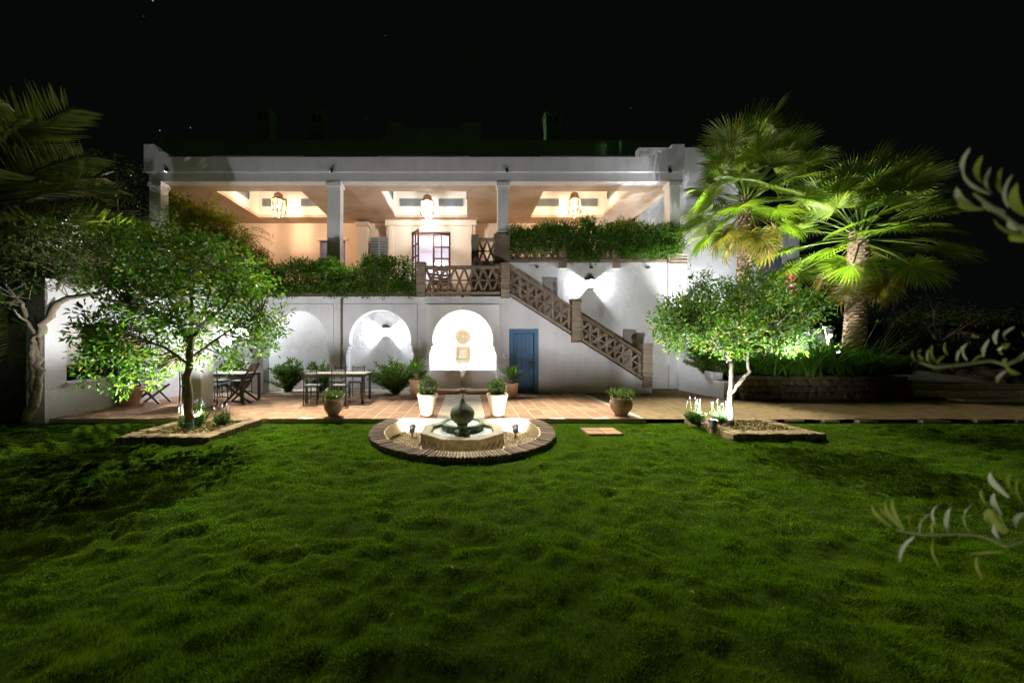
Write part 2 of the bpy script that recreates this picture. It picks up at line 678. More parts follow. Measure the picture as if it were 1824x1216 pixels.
M['carob'] = m_leaf('dark_leaf', [(0.0, (0.028, 0.06, 0.012)), (0.7, (0.06, 0.11, 0.02)), (1.0, (0.14, 0.16, 0.035))], 0.25, 0.45, 0.25)
M['hedge'] = m_leaf('hedge_leaf', [(0.0, (0.035, 0.095, 0.008)), (0.7, (0.085, 0.20, 0.016)), (0.95, (0.15, 0.24, 0.02)), (1.0, (0.28, 0.22, 0.02))], 0.38, 0.42, 0.3)
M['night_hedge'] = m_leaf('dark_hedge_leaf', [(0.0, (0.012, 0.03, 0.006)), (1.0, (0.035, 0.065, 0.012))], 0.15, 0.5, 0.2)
M['vine'] = m_leaf('vine_leaf', [(0.0, (0.08, 0.11, 0.006)), (0.6, (0.19, 0.215, 0.012)), (1.0, (0.30, 0.25, 0.02))], 0.4, 0.5, 0.25)
M['shrub'] = m_leaf('shrub_leaf', [(0.0, (0.04, 0.10, 0.010)), (0.7, (0.10, 0.19, 0.02)), (1.0, (0.19, 0.23, 0.03))], 0.32, 0.45, 0.3)
M['oleander'] = m_leaf('oleander_leaf', [(0.0, (0.03, 0.09, 0.015)), (0.7, (0.07, 0.18, 0.03)), (1.0, (0.15, 0.25, 0.05))], 0.3, 0.42, 0.3)
M['agap'] = m_leaf('strap_leaf', [(0.0, (0.04, 0.12, 0.010)), (0.7, (0.08, 0.20, 0.018)), (1.0, (0.15, 0.23, 0.02))], 0.35, 0.42, 0.3)
M['box'] = m_leaf('box_leaf', [(0.0, (0.04, 0.08, 0.015)), (0.6, (0.09, 0.15, 0.03)), (1.0, (0.19, 0.24, 0.06))], 0.3, 0.35)
M['lavender'] = m_leaf('lavender_leaf', [(0.0, (0.05, 0.11, 0.03)), (1.0, (0.11, 0.19, 0.06))], 0.3, 0.6)
M['lav_flower'] = m_solid('lavender_flower', (0.11, 0.08, 0.15), 0.8, 0.25, 20, 0)
M['fan'] = m_leaf('fan_palm_leaf', [(0.0, (0.06, 0.115, 0.010)), (0.6, (0.115, 0.18, 0.016)), (1.0, (0.20, 0.225, 0.025))], 0.36, 0.4, 0.35)
M['fan_dry'] = m_leaf('dry_fan_palm_leaf', [(0.0, (0.09, 0.11, 0.015)), (0.6, (0.19, 0.14, 0.03)), (1.0, (0.24, 0.16, 0.06))], 0.35, 0.5)
M['date'] = m_leaf('date_palm_leaf', [(0.0, (0.05, 0.085, 0.012)), (0.7, (0.10, 0.14, 0.02)), (1.0, (0.17, 0.18, 0.03))], 0.25, 0.4)
_t = NT('grass_blade')
_c = _t.ramp(_t.island(), [(0.0, (0.032, 0.095, 0.002)), (0.5, (0.100, 0.255, 0.003)), (0.90, (0.185, 0.34, 0.006)), (0.96, (0.30, 0.30, 0.05)), (1.0, (0.36, 0.32, 0.10))])
_c = _t.mix(_t.ramp(_t.noise(1.3, 5, 0.7), [(0.45, (0, 0, 0)), (0.72, (0.75,) * 3)]), _c, (0.19, 0.275, 0.008))
_p = _t.n.new('ShaderNodeBsdfDiffuse'); _t.l.new(_c, _p.inputs[0])
_tr = _t.n.new('ShaderNodeBsdfTranslucent'); _t.l.new(_c, _tr.inputs[0])
_ms = _t.n.new('ShaderNodeMixShader'); _ms.inputs[0].default_value = 0.4
_t.l.new(_p.outputs[0], _ms.inputs[1]); _t.l.new(_tr.outputs[0], _ms.inputs[2])
M['grass'] = _t.done(_ms.outputs[0])
M['olive_leaf'] = m_leaf('olive_leaf', [(0.0, (0.12, 0.17, 0.03)), (0.5, (0.22, 0.26, 0.05)), (1.0, (0.32, 0.34, 0.10))], 0.3, 0.5, 0.2)
M['olive_pale'] = m_leaf('olive_leaf_underside', [(0.0, (0.42, 0.44, 0.30)), (1.0, (0.52, 0.53, 0.38))], 0.15, 0.6, 0.2)
M['litter'] = m_leaf('leaf_litter', [(0.0, (0.13, 0.09, 0.03)), (0.6, (0.26, 0.19, 0.06)), (1.0, (0.36, 0.30, 0.12))], 0.1, 0.7)
M['flower_head'] = m_solid('seed_head', (0.34, 0.36, 0.22), 0.8, 0.3, 20, 0)
M['pane'] = m_pane('window_glass')
M['water'] = m_water('fountain_water')
M['glow_white'] = m_litglass('lit_lantern_glass', (0.95, 0.97, 1.0), 3.0, 0.55)
M['glow_warm'] = m_litglass('lit_warm_lantern_glass', (1.0, 0.80, 0.55), 0.3, 0.6)
M['bulb'] = m_litglass('glowing_bulb', (1.0, 0.97, 0.93), 60, 0.9)
M['lens'] = m_emit('glowing_lens', (0.95, 0.98, 1.0), 12)
# ================================================================ the setting: ground, lawn, paving, path
FX, FY, FR = -0.08, 5.97, 1.60          # garden fountain: centre and outer radius of its brick ring
ZL = -0.09                               # lawn level; the paving is at 0
EDGE = 6.69                              # front edge of the paving
YW = 10.2                                # front wall of the house (lower storey)
YV = 11.3                                # veranda columns and the wall behind the stairs
YB = 15.2                                # back wall of the veranda
BEDS = [(-5.50, -4.02, 5.25, 6.62), (4.30, 5.82, 5.45, 6.68)]   # tree beds: x0 x1 y0 y1

b = MB()
for x0, x1, y0, y1 in ((-150, 150, -60, 4.2), (-150, FX - 1.5, 4.2, EDGE), (FX + 1.5, 150, 4.2, EDGE), (-150, 150, EDGE, 250)):
    b.add([(x0, y0, -0.26), (x1, y0, -0.26), (x1, y1, -0.26), (x0, y1, -0.26)], [(0, 1, 2, 3)])
b.build('ground', M['ground'], kind='structure')


def lawn_h(x, y):
    h = (vnoise(x * 3.1, y * 4.6) - .5) * 0.050 + (vnoise(x * 6.3 + 9, y * 9.5, 3) - .5) * 0.066 + (vnoise(x * 1.1, y * 1.3, 7) - .5) * 0.025 + (vnoise(x * 14, y * 19, 9) - .5) * 0.032
    fade = np.clip((EDGE - 0.02 - y) / 0.3, 0.15, 1)
    d = np.abs(np.hypot(x - FX, y - FY) - FR)
    d = np.minimum(d, np.hypot(np.maximum(np.abs(x - 2.36) - .3, 0), np.maximum(np.abs(y - 5.93) - .22, 0)))
    fade = fade * np.clip(d / 0.35, 0.1, 1)
    return ZL + h * fade


gx = np.arange(-13, 14.01, 0.05)
gy = np.concatenate([np.arange(0.2, EDGE - 0.02, 0.05), [EDGE - 0.012]])
XX, YY = np.meshgrid(gx, gy, indexing='ij')
ZZ = lawn_h(XX, YY)
vid = np.arange(XX.size).reshape(XX.shape)
q = np.stack([vid[:-1, :-1], vid[1:, :-1], vid[1:, 1:], vid[:-1, 1:]], axis=-1).reshape(-1, 4)
cx = (XX[:-1, :-1] + 0.025).ravel(); cy = (YY[:-1, :-1] + 0.025).ravel()
keep = ~((np.hypot(cx - FX, cy - FY) < FR - 0.1))
np_mesh('lawn', np.stack([XX, YY, ZZ], -1).reshape(-1, 3), q[keep], M['lawn'], kind='structure', smooth=True)

# grass blades
def blades(n, x_of, y0, y1, lo, hi, wid):
    y = np.sqrt(RNG.random(n) * (y1 ** 2 - y0 ** 2) + y0 ** 2)
    x = x_of(y)
    ok = (np.hypot(x - FX, y - FY) > FR + 0.01)
    for bx0, bx1, by0, by1 in BEDS:
        ok &= ~((x > bx0) & (x < bx1) & (y > by0) & (y < by1))
    ok &= ~((x > 2.06) & (x < 2.66) & (y > 5.72) & (y < 6.15))
    x, y = x[ok], y[ok]
    m = len(x)
    tuft = vnoise(x * 3.1, y * 4.3) * 0.6 + vnoise(x * 11, y * 13, 5) * 0.5
    hgt = RNG.uniform(lo, hi, m) * (0.18 + 1.3 * tuft ** 1.4)
    hgt *= np.clip((EDGE - y) / 0.25, 0.45, 1)
    a = RNG.random(m) * 2 * PI
    # neighbours lean the same way
    la = vnoise(x * 1.7, y * 2.1, 2) * 9 + RNG.normal(size=m) * 0.9
    ln = hgt * RNG.uniform(0.15, 1.0, m)
    base = np.stack([x, y, lawn_h(x, y) - 0.004], -1)
    s = np.stack([np.cos(a), np.sin(a), np.zeros(m)], -1) * (wid * RNG.uniform(.6, 1.2, m) / 2)[:, None]
    tip = base + np.stack([np.cos(la) * ln, np.sin(la) * ln, hgt], -1)
    v = np.stack([base - s, base + s, tip], 1).reshape(-1, 3)
    return v


span = lambda y: RNG.uniform(-1.46, 1.72, y.shape) * y
va = blades(230000, span, 1.25, 2.7, 0.016, 0.036, 0.0038)
vb = blades(400000, span, 2.7, EDGE - 0.03, 0.018, 0.038, 0.0055)
vg = np.concatenate([va, vb])
np_mesh('grass', vg, np.arange(len(vg)).reshape(-1, 3), M['grass'], kind='stuff')
# pale fallen leaves on the lawn
nl = 170
ly = np.sqrt(RNG.random(nl) * 41 + 3.5); lx = RNG.uniform(-1.4, 1.6, nl) * ly
nearw = RNG.random(nl) < 0.5
lx[nearw] = np.where(RNG.random(nearw.sum()) < .5, RNG.normal(-4.2, 1.2, nearw.sum()), RNG.normal(5.2, 1.0, nearw.sum()))
ly[nearw] = RNG.uniform(4.6, 6.5, nearw.sum())
okl = np.hypot(lx - FX, ly - FY) > FR
lx, ly = lx[okl], ly[okl]
lc = np.stack([lx, ly, lawn_h(lx, ly) + 0.028], -1)
dv = RNG.normal(size=lc.shape); dv[:, 2] *= 0.15
v_, f_ = leaves(lc, dv, RNG.uniform(.025, .05, len(lx)), RNG.uniform(.010, .018, len(lx)))
np_mesh('fallen_leaves', v_, f_, M['litter'], kind='stuff')

# paved terrace: mortar bed and terracotta tiles
TX0, TX1 = -8.38, 3.55
b = MB()
b.box(TX0, TX1, EDGE, 11.3, -0.12, -0.006)
patio = b.build('patio', M['grout'], kind='structure')
CH0, CH1 = -0.60, 0.36                    # stone runnel between wall fountain and garden fountain
tile_me = MB().box(-.141, .141, -.196, .196, -0.02, 0.0).mesh('tile', M['tile'], bevel=0.006)
tiles = []
nx = int((TX1 - TX0) / .295)
for i in range(nx):
    x = TX0 + .15 + i * .295
    off = random.choice((0, .13, .2, .28, .36))
    for j in range(-1, 10):
        y = EDGE + 0.2 + j * .402 + off
        if y + .196 > 10.19 or y - .196 < EDGE - .001:
            y = max(y, EDGE + .1)
            if j > 0 or off < .15:
                continue
            # cut tile at the edge
            L = off
            tiles.append((x, EDGE + L / 2 - .003 + .002, L / .402, i))
            continue
        if CH0 - .33 < x < CH1 + .33:
            continue
        tiles.append((x, y, 1, i))
tiles.sort(key=lambda t: t[1] + 0.12 * abs(t[0]) - (0.6 if -3 < t[0] < 2.5 else 0))
for x, y, sy, i in tiles[:296]:
    place('tile', tile_me, patio, (x, y, random.uniform(-.003, .002)), (random.gauss(0, .004), random.gauss(0, .004), random.gauss(0, .006)), (1, sy, 1))
b = MB()
for x, y, sy, i in tiles[296:]:
    b.box(x - .141, x + .141, y - .196 * sy, y + .196 * sy, -.02, random.uniform(-.003, .002))
b.build('far_tiles', m_brick('far_terracotta_tile', [(0.36, 0.20, 0.125), (0.46, 0.275, 0.18), (0.41, 0.235, 0.145)], objvar=False), patio, kind='stuff')
# brick strips beside the runnel
strip_me = MB().box(-.115, .115, -.055, .055, -.02, .002).mesh('brick', M['tile'], bevel=.005)
for sx in (CH0 - .125, CH1 + .125):
    for j in range(26):
        y = EDGE + .062 + j * .122
        if y < 9.9:
            place('brick', strip_me, patio, (sx, y, random.uniform(-.003, .003)), (random.gauss(0, .01), random.gauss(0, .01), random.gauss(0, .012)))
# runnel: stone slabs with a narrow channel of water
slab_me = MB().box(-.215, .215, -.39, .39, -.03, .004).mesh('channel_slab', M['stone_slab'], bevel=.008)
for sx in (CH0 + .225, CH1 - .225):
    for j in range(4):
        place('channel_slab', slab_me, patio, (sx, EDGE + .40 + j * .795, random.uniform(-.002, .003)), (0, 0, random.gauss(0, .004)))
MB().box(-.155, -.085, EDGE, 9.9, -.012, -.006).build('channel_water', M['water'], patio)

# earth path to the right of the tiles, and the ground under the shrubs
def sheet(name, x0, x1, y0, y1, z, m, step=.12, amp=.02, kind='structure'):
    gx = np.arange(x0, x1 + step * .5, step); gy = np.arange(y0, y1 + step * .5, step)
    X, Y = np.meshgrid(gx, gy, indexing='ij')
    Z = z + (vnoise(X * 2.3, Y * 2.3) - .5) * amp + (vnoise(X * 9, Y * 9, 4) - .5) * amp * .6
    i = np.arange(X.size).reshape(X.shape)
    q = np.stack([i[:-1, :-1], i[1:, :-1], i[1:, 1:], i[:-1, 1:]], -1).reshape(-1, 4)
    return np_mesh(name, np.stack([X, Y, Z], -1).reshape(-1, 3), q, m, kind=kind, smooth=True)


sheet('earth_path', TX1 + .02, 16, EDGE + .02, 11.6, -.02, M['path'])
M['edging'] = m_brick('edging_stone', [(0.16, 0.13, 0.07), (0.26, 0.22, 0.12)])
# thin irregular stones along the lawn's right edge
b = MB()
kerb = thing('stone_edging', 'thin row of pale flat stones between dark lawn and earth path on the right', 'edging', (9, EDGE, -.06))
xk = 6.3
km = [MB().box(-.5, .5, -.045, .045, -.04, .02).mesh('edging_stone', M['edging'], bevel=.015) for _ in range(1)]
while xk < 12.5:
    L = random.uniform(.25, .6)
    place('edging_stone', km[0], kerb, (xk + L / 2, EDGE + random.uniform(-.02, .03), -.045 + random.uniform(-.015, .015)), (random.gauss(0, .04), random.gauss(0, .05), random.gauss(0, .05)), (L * .95, 1, 1))
    xk += L + random.uniform(0, .9) ** 2
# square terracotta slab set into the lawn
slab = thing('lawn_slab', 'square of four terracotta tiles set flat into the lawn beside the fountain', 'paving slab', (2.36, 5.93, -.06))
for sx in (-.15, .15):
    for sy in (-.108, .108):
        place('tile', MB().box(-.146, .146, -.104, .104, -.05, .01).mesh('tile', M['tile'], bevel=.006), slab, (2.36 + sx, 5.93 + sy, -.058))

# ================================================================ the villa
villa = thing('villa', 'two storey white villa with arches below and a lit peach veranda above', 'house', (0, 12, 0))
ARC = [(-7.52, .92, .99), (-5.16, .92, 1.00), (-2.63, .94, 1.02), (-0.13, .92, 1.01)]


def arch_path(cx, R, wj, apex=2.52, foot=0.0, n=22):
    zc = apex - R
    zi = 1.50
    p = [(cx - wj, foot), (cx - wj, 1.20), (cx - wj + .025, 1.23), (cx - wj + .03, 1.30), (cx - wj + .055, 1.33), (cx - wj + .06, 1.41), (cx - R + .025, 1.44), (cx - R + .025, 1.49), (cx - R + .002, 1.50)]
    a0 = math.asin((zi - zc) / R)
    arc = []
    for k in range(n + 1):
        a = PI - a0 - (PI - 2 * a0) * k / n
        arc.append((cx + R * math.cos(a), zc + R * math.sin(a)))
    q = [(2 * cx - x, z) for x, z in reversed(p)]
    return p + arc + q


DX0, DX1, DZ = 1.275, 2.165, 1.95
WX0 = -8.62
out = [(WX0, 0)]
for a in ARC:
    out += arch_path(*a)
out += [(DX0, 0), (DX0, DZ), (DX1, DZ), (DX1, 0), (5.60, 0), (5.60, .32), (5.27, .40), (1.29, 2.93), (WX0, 2.93)]
wall = MB().prism(out, YW, YW + .28).build('front_wall', M['plaster_streaked'], villa)
# raised rectangular panel round the fountain niche, and faint ones round the garden arches
nich = [(-1.235, 0)] + arch_path(*ARC[3]) + [(.97, 0), (.97, 2.68), (-1.235, 2.68)]
MB().prism(nich, YW - .055, YW - .001).build('niche_surround', M['plaster'], villa)
for cx, R, wj in ARC[1:3]:
    pp = [(cx - 1.12, 0)] + arch_path(cx, R, wj) + [(cx + 1.12, 0), (cx + 1.12, 2.70), (cx - 1.12, 2.70)]
    MB().prism(pp, YW - .025, YW - .001).build('arch_surround', M['plaster_streaked'], villa)
# gallery behind the arches
b = MB()
b.box(WX0, -1.42, YV, YV + .2, 0, 2.93)
b.build('gallery_wall', M['plaster_rough'], villa)
MB().box(WX0, -1.42, YW + .28, YV, 2.72, 2.93).build('gallery_ceiling', M['plaster'], villa)
MB().box(-1.42, -1.26, YW + .281, YV + .2, 0, 2.93).build('gallery_end', M['plaster'], villa)
MB().box(-4.05, -3.93, YV - .06, YV - .001, 0, 2.7).build('wall_pilaster', M['plaster_rough'], villa)
sheet('gallery_bed', WX0, -1.45, YW + .1, YV - .02, -.01, M['bedsoil'], .1, .03)
# downpipe between the arches
b = MB()
b.tube([(-3.79, YW - .045, .05), (-3.79, YW - .045, 2.86)], .028, 8)
for z in (.5, 1.5, 2.5):
    b.lathe([(.036, z - .015), (.036, z + .015)], (-3.79, YW - .045, 0), 8)
b.build('downpipe', M['bark_dark'], villa)
# floor slabs of the terrace
MB().box(WX0, 5.6, YW + .285, YV - .002, 2.60 + .335, 2.95).build('terrace_floor', M['tile'], villa) if False else None
b = MB()
b.box(WX0, 1.24, YV + .21, 12.6, 2.75, 2.945)
b.box(WX0, 1.24, YW + .29, YV + .2, 2.932, 2.945)
b.build('terrace_floor', M['plaster_cream'], villa)
b = MB()
for k in range(4):
    b.box(-8.0, .13, 12.6 + k * .3, 12.6 + (k + 1) * .3, 2.75, 2.945 + (k + 1) * .25)
b.box(-13.5, .13, 13.8, YB, 3.6, 3.945)
b.box(.131, 7.2, 11.6, YB, 3.6, 4.10)
b.box(-13.5, -8.0, 12.0, 13.799, 3.6, 3.945)
b.build('veranda_floor', M['plaster_cream'], villa)
# wall behind the stairs, corner pilaster, brown raised block at the stair head
MB().box(1.42, 6.74, YV, YV + .28, 0, 4.22).build('stair_back_wall', M['plaster'], villa)
MB().box(6.741, 7.32, YV - .06, YV + .3, 0, 4.14).build('corner_pilaster', M['plaster'], villa)
MB().box(7.04, 7.32, YV + .301, YB, 0, 4.10).build('side_wall', M['plaster'], villa)
MB().box(.14, 1.419, 11.0, 11.6, 2.946, 4.12).build('stair_head_wall', M['plaster_brown'], villa)

# ---- stairs
b = MB()
ns = 17
for k in range(ns):
    x0 = 1.25 + k * .245
    b.box(x0, x0 + .245, YW + .281, YV - .002, 0, 2.93 - (k + 1) * .163)
b.build('steps', M['tile'], villa)
# sloping dado along the back wall with two stub piers
SL = -.632


def zs(x, z0=2.93, x0=1.29):
    return z0 + SL * (x - x0)


b = MB()
b.prism([(1.43, zs(1.43) + 1.20), (5.2, zs(5.2) + 1.10), (5.2, zs(5.2) - .2), (1.43, zs(1.43) - .2)], YV - .04, YV - .001)
b.build('stair_dado', M['plaster_dado'], villa)
MB().box(2.52, 3.02, YV - .05, YV - .041, 1.9, 3.72).build('dado_pier', M['plaster_dado'], villa)
MB().box(5.22, 5.62, YV - .12, YV - .001, .05, 1.96).build('dado_pier', M['plaster_dado'], villa)

# ---- brick piers and triangular tile lattices
brick_me = {}


def pier(x0, x1, y0, y1, z0, z1, cap=True, h=.058, name='brick_pier'):
    core = MB().box(x0 + .012, x1 - .012, y0 + .012, y1 - .012, z0, z1 - .004).build(name, M['grout'], villa)
    n = max(1, round((z1 - z0) / h))
    hh = (z1 - z0) / n
    key = (round(x1 - x0, 3), round(y1 - y0, 3), round(hh, 3))
    if key not in brick_me:
        brick_me[key] = MB().box(-key[0] / 2, key[0] / 2, -key[1] / 2, key[1] / 2, -hh / 2 + .006, hh / 2 - .006).mesh('brick', M['brick'], bevel=.006)
    for k in range(n):
        big = 1.12 if (cap and k >= n - 2) else 1
        place('brick', brick_me[key], core, ((x0 + x1) / 2 + random.gauss(0, .004), (y0 + y1) / 2 + random.gauss(0, .003), z0 + (k + .5) * hh),
              (0, random.gauss(0, .008), random.gauss(0, .02)), (big * random.uniform(.96, 1.02), big, 1))
    return core


pier(-1.53, -1.26, YW - .07, YW + .2, 2.90, 3.97)
pier(1.02, 1.29, YW - .07, YW + .2, 2.86, 3.94)
pier(3.16, 3.43, YW - .07, YW + .2, 1.53, 2.86)
pier(5.30, 5.585, YW - .07, YW + .2, .17, 1.52)


def lattice(x0, x1, zb0, zt0, sl, y, period, rail=.075, name='lattice_panel', both=True):
    """a panel of crossing tile bars between a bottom and a top rail; sl = slope of the rails"""
    L = x1 - x0
    def zb(x): return zb0 + sl * (x - x0)
    def zt(x): return zt0 + sl * (x - x0)
    hgt = zt0 - zb0
    root = MB()
    n = max(2, round(L / .3))
    root.bar((x0, y, zb(x0) + rail / 2), (x1, y, zb(x1) + rail / 2), .20, rail)
    o = root.build(name, M['brick'], villa, bevel=.006)
    MB().bar((x0, y, zt(x0) - rail / 2), (x1, y, zt(x1) - rail / 2), .20, rail).build('top_rail', M['brick'], o, bevel=.006)
    mid = (zb0 + zt0) / 2
    MB().bar((x0, y, mid), (x1, y, mid + sl * L), .07, .028).build('lattice_bar', M['brick'], o)
    lo, hi = rail * .8, hgt - rail * .8
    n = int(math.ceil(L / period))
    segs = []
    if sl == 0:
        for k in range(-1, n + 1):
            for s in (1, -1):
                xa = x0 + (k + .5) * period
                segs.append((xa - s * period / 2, lo, xa + s * period / 2, hi, s))
    else:
        for k in range(0, n + 1):
            xa = x0 + k * period + .06
            segs.append((xa, lo, xa, hi, 0))
            segs.append((xa - 2 * period, lo, xa, hi, 1))
        segs.append((x0 + n * period - period + .06, lo, x0 + n * period + period + .06, hi, 1))
    for xa, za, xb, zb_, s in segs:
        # clip to the panel
        t0, t1 = 0.0, 1.0
        if abs(xb - xa) > 1e-6:
            ta, tb = (x0 - xa) / (xb - xa), (x1 - xa) / (xb - xa)
            if ta > tb: ta, tb = tb, ta
            t0, t1 = max(t0, ta), min(t1, tb)
        elif not (x0 <= xa <= x1):
            continue
        if t1 - t0 < .05:
            continue
        A = (xa + (xb - xa) * t0, za + (zb_ - za) * t0); B = (xa + (xb - xa) * t1, za + (zb_ - za) * t1)
        dy = .004 * s
        MB().bar((A[0], y + dy, zb(A[0]) + A[1]), (B[0], y + dy, zb(B[0]) + B[1]), .065, .03, up=(0, 1, 0)).build('lattice_bar', M['brick'], o)
    return o


lattice(-1.25, 1.01, 3.0, 3.86, 0, YW + .07, .29)
lattice(1.30, 3.15, zs(1.30) + .04, zs(1.30) + .90, SL, YW + .07, .25)
lattice(3.44, 5.29, zs(3.44) + .04, zs(3.44) + .82, SL, YW + .07, .25)
# lattice and shade-coloured piers at the head of the stairs, long balustrade above the stair wall
MB().box(.14, .38, 10.98, 11.24, 4.125, 5.06).build('shade_brown_pier', M['plaster_brown'], villa)  # brown puts the shadow on these two piers into their colour
MB().box(.90, 1.42, YV - .12, YV + .30, 4.125, 5.16).build('shade_brown_pier', M['plaster_brown'], villa)
lattice(.385, .895, 4.14, 4.96, 0, 11.1, .27)
b = MB(); b.box(1.425, 6.80, YV - .05, YV + .30, 4.222, 4.34); b.build('brick_coping', M['brick'], villa, bevel=.01)
lattice(1.425, 6.66, 4.345, 5.15, 0, YV + .1, .29)
for x in (3.20, 4.99):
    pier(x - .13, x + .13, YV - .06, YV - .001, 4.02, 4.36, cap=False)
    pier(x - .13, x + .13, YV - .04, YV + .24, 4.362, 5.2, cap=False)
pier(6.70, 7.33, YV - .10, YV + .28, 4.142, 4.52, cap=False)
pier(6.82, 7.18, YV - .06, YV + .28, 4.522, 5.25, cap=False)
# coping under the long planter of the left half
MB().box(-8.4, -1.54, YW - .03, YW + .32, 2.946, 3.03).build('planter_coping', M['wood_dark'], villa)

# ---- veranda columns and the roof beam
def column(x0, x1, y0=YV, d=.30, z0=3.95):
    b = MB()
    b.box(x0, x1, y0, y0 + d, z0, 6.78)
    o = b.build('column', M['plaster'], villa)
    b = MB()
    b.box(x0 - .04, x1 + .04, y0 - .04, y0 + d + .04, 6.781, 6.90)
    b.box(x0 - .02, x1 + .02, y0 - .02, y0 + d + .02, 6.901, 6.95)
    b.build('capital', M['plaster'], o)
    MB().box(x0 - .05, x1 + .05, y0 - .05, y0 + d + .05, z0, z0 + .0 + .12).build('column_base', M['plaster_streaked'], o)


column(-10.66, -10.28, z0=3.0)
column(-4.70, -4.26, z0=2.95)
column(1.03, 1.39, z0=5.165)
column(6.80, 7.14, z0=4.10)
XL, XR = -10.72, 7.27
MB().box(XL + .03, XR - .03, YV + .02, YV + .32, 6.952, 7.25).build('roof_beam', M['plaster_streaked'], villa)
prof = [(XL - .09, 7.252), (XR, 7.252), (XR, 8.17), (6.86, 8.17), (6.84, 8.03), (6.55, 8.0), (6.50, 7.90), (6.28, 7.88), (6.19, 7.742), (-10.05, 7.742), (-10.05, 7.86), (-10.13, 7.93), (-10.30, 7.94), (-10.36, 8.05), (-10.43, 8.05), (-10.46, 8.17), (XL - .09, 8.17)]
MB().prism(prof, YV - .04, YV + .26).build('parapet', M['plaster_streaked'], villa)
MB().box(XL - .09, XL + .2, YV + .261, YB + .2, 7.0, 8.0).build('parapet', M['plaster_streaked'], villa)
MB().box(XR - .29, XR, YV + .261, YB + .2, 7.0, 7.9).build('parapet', M['plaster_streaked'], villa)
sp = MB().tube([(0, 0, 0), (0, -.16, -.035)], [.04, .045], 8).mesh('rain_spout', M['wood_dark'])
for x, y, z in ((PX(824, YW), YW + .02, PZ(527, YW)), (PX(956, YV), YV + .02, PZ(475, YV)), (PX(1052, YV), YV + .02, PZ(476, YV)), (PX(1151, YV), YV + .02, PZ(476, YV))):
    place('rain_spout', sp, villa, (x, y, z))

# ---- ceiling with three deep skylight coffers
CO = [(-8.96, -5.93), (-3.07, 0.0), (2.73, 5.78)]
CY0, CY1 = 12.05, 14.5
b = MB()
xs = [XL] + [x for c in CO for x in c] + [XR - .05]
for k in range(0, len(xs), 2):
    b.box(xs[k], xs[k + 1], YV + .325, YB, 6.955, 7.06)
for c in CO:
    b.box(c[0], c[1], YV + .325, CY0, 6.955, 7.06)
    b.box(c[0], c[1], CY1, YB, 6.955, 7.06)
b.build('ceiling', M['ceiling'], villa)
ZT = 8.12


def grille(M4, w, h):
    """frame + crossing bars, built in the plane of M4's x and z"""
    b = MB()
    def P3(x, z, y=0): return M4 @ Vector((x, y, z))
    up = M4.to_3x3() @ Vector((0, 1, 0))
    for a, c in (((-w / 2, -h / 2), (w / 2, -h / 2)), ((-w / 2, h / 2), (w / 2, h / 2)), ((-w / 2, -h / 2), (-w / 2, h / 2)), ((w / 2, -h / 2), (w / 2, h / 2))):
        b.bar(P3(*a, -.02), P3(*c, -.02), .03, .05, up=up)
    st = .088
    k = -w / 2 - h
    while k < w / 2:
        for s in (1, -1):
            xa, xb = (k, k + h) if s > 0 else (k + h, k)
            za, zb_ = -h / 2, h / 2
            t0, t1 = 0, 1
            ta, tb = (-w / 2 - xa) / (xb - xa), (w / 2 - xa) / (xb - xa)
            if ta > tb: ta, tb = tb, ta
            t0, t1 = max(0, ta), min(1, tb)
            if t1 - t0 > .05:
                b.bar(P3(xa + (xb - xa) * t0, za + h * t0, -.014 - .004 * s), P3(xa + (xb - xa) * t1, za + h * t1, -.014 - .004 * s), .017, .012, up=up)
        k += st
    o = b.build('vent_grille', M['grille'], villa)
    bk = MB()
    bk.add([P3(-w / 2, -h / 2, -.004), P3(w / 2, -h / 2, -.004), P3(w / 2, h / 2, -.004), P3(-w / 2, h / 2, -.004)], [(0, 1, 2, 3)])
    bk.build('grille_recess', M['frame_grey'], o)


for ci, (x0, x1) in enumerate(CO):
    b = MB()
    b.box(x0 - .1, x0, CY0 - .1, CY1 + .1, 7.062, ZT)
    b.box(x1, x1 + .1, CY0 - .1, CY1 + .1, 7.062, ZT)
    b.box(x0, x1, CY0 - .1, CY0, 7.062, ZT)
    b.box(x0, x1, CY1, CY1 + .1, 7.062, ZT)
    b.box(x0 - .1, x1 + .1, CY0 - .1, CY1 + .1, ZT + .001, ZT + .06)
    b.build('coffer', M['plaster_white_in'], villa)
    cxm = (x0 + x1) / 2
    for s in (-1, 1):
        grille(Matrix.Translation((cxm + s * .83, CY1, 7.585)), 1.02, .29)
    grille(Matrix.Translation((x0, 13.3, 7.585)) @ Matrix.Rotation(PI / 2, 4, 'Z'), 1.0, .29)
    grille(Matrix.Translation((x1, 13.3, 7.585)) @ Matrix.Rotation(-PI / 2, 4, 'Z'), 1.0, .29)

# ---- back wall of the veranda: window, projecting entrance, double door, shutters
WB = [(-6.65, -5.50, 3.95, 6.18)]
dx0, dx1, dzt = -2.46, -.73, 6.46
YE = 14.85                                # face of the projecting entrance block
b = MB()
b.box(-13.6, WB[0][0], YB, YB + .3, 2.9, 7.06)
b.box(WB[0][0], WB[0][1], YB, YB + .3, WB[0][3], 7.06)
b.box(WB[0][0], WB[0][1], YB, YB + .3, 2.9, WB[0][2])
b.box(WB[0][1], -3.55, YB, YB + .3, 2.9, 7.06)
MB().box(.36, 7.6, YB, YB + .3, 2.9, 7.06).build('veranda_wall', M['plaster_peach'], villa)
b.build('veranda_wall', M['plaster_peach'], villa)
b = MB()
b.prism([(-3.55, 3.946), (dx0, 3.946), (dx0, dzt), (dx1, dzt), (dx1, 3.946), (.36, 3.946), (.36, 6.953), (-3.55, 6.953)], YE, YB + .3)
b.build('entrance_block', M['plaster_cream'], villa)
b = MB()
b.box(-3.60, .41, YE - .07, YE - .001, 6.72, 6.952)
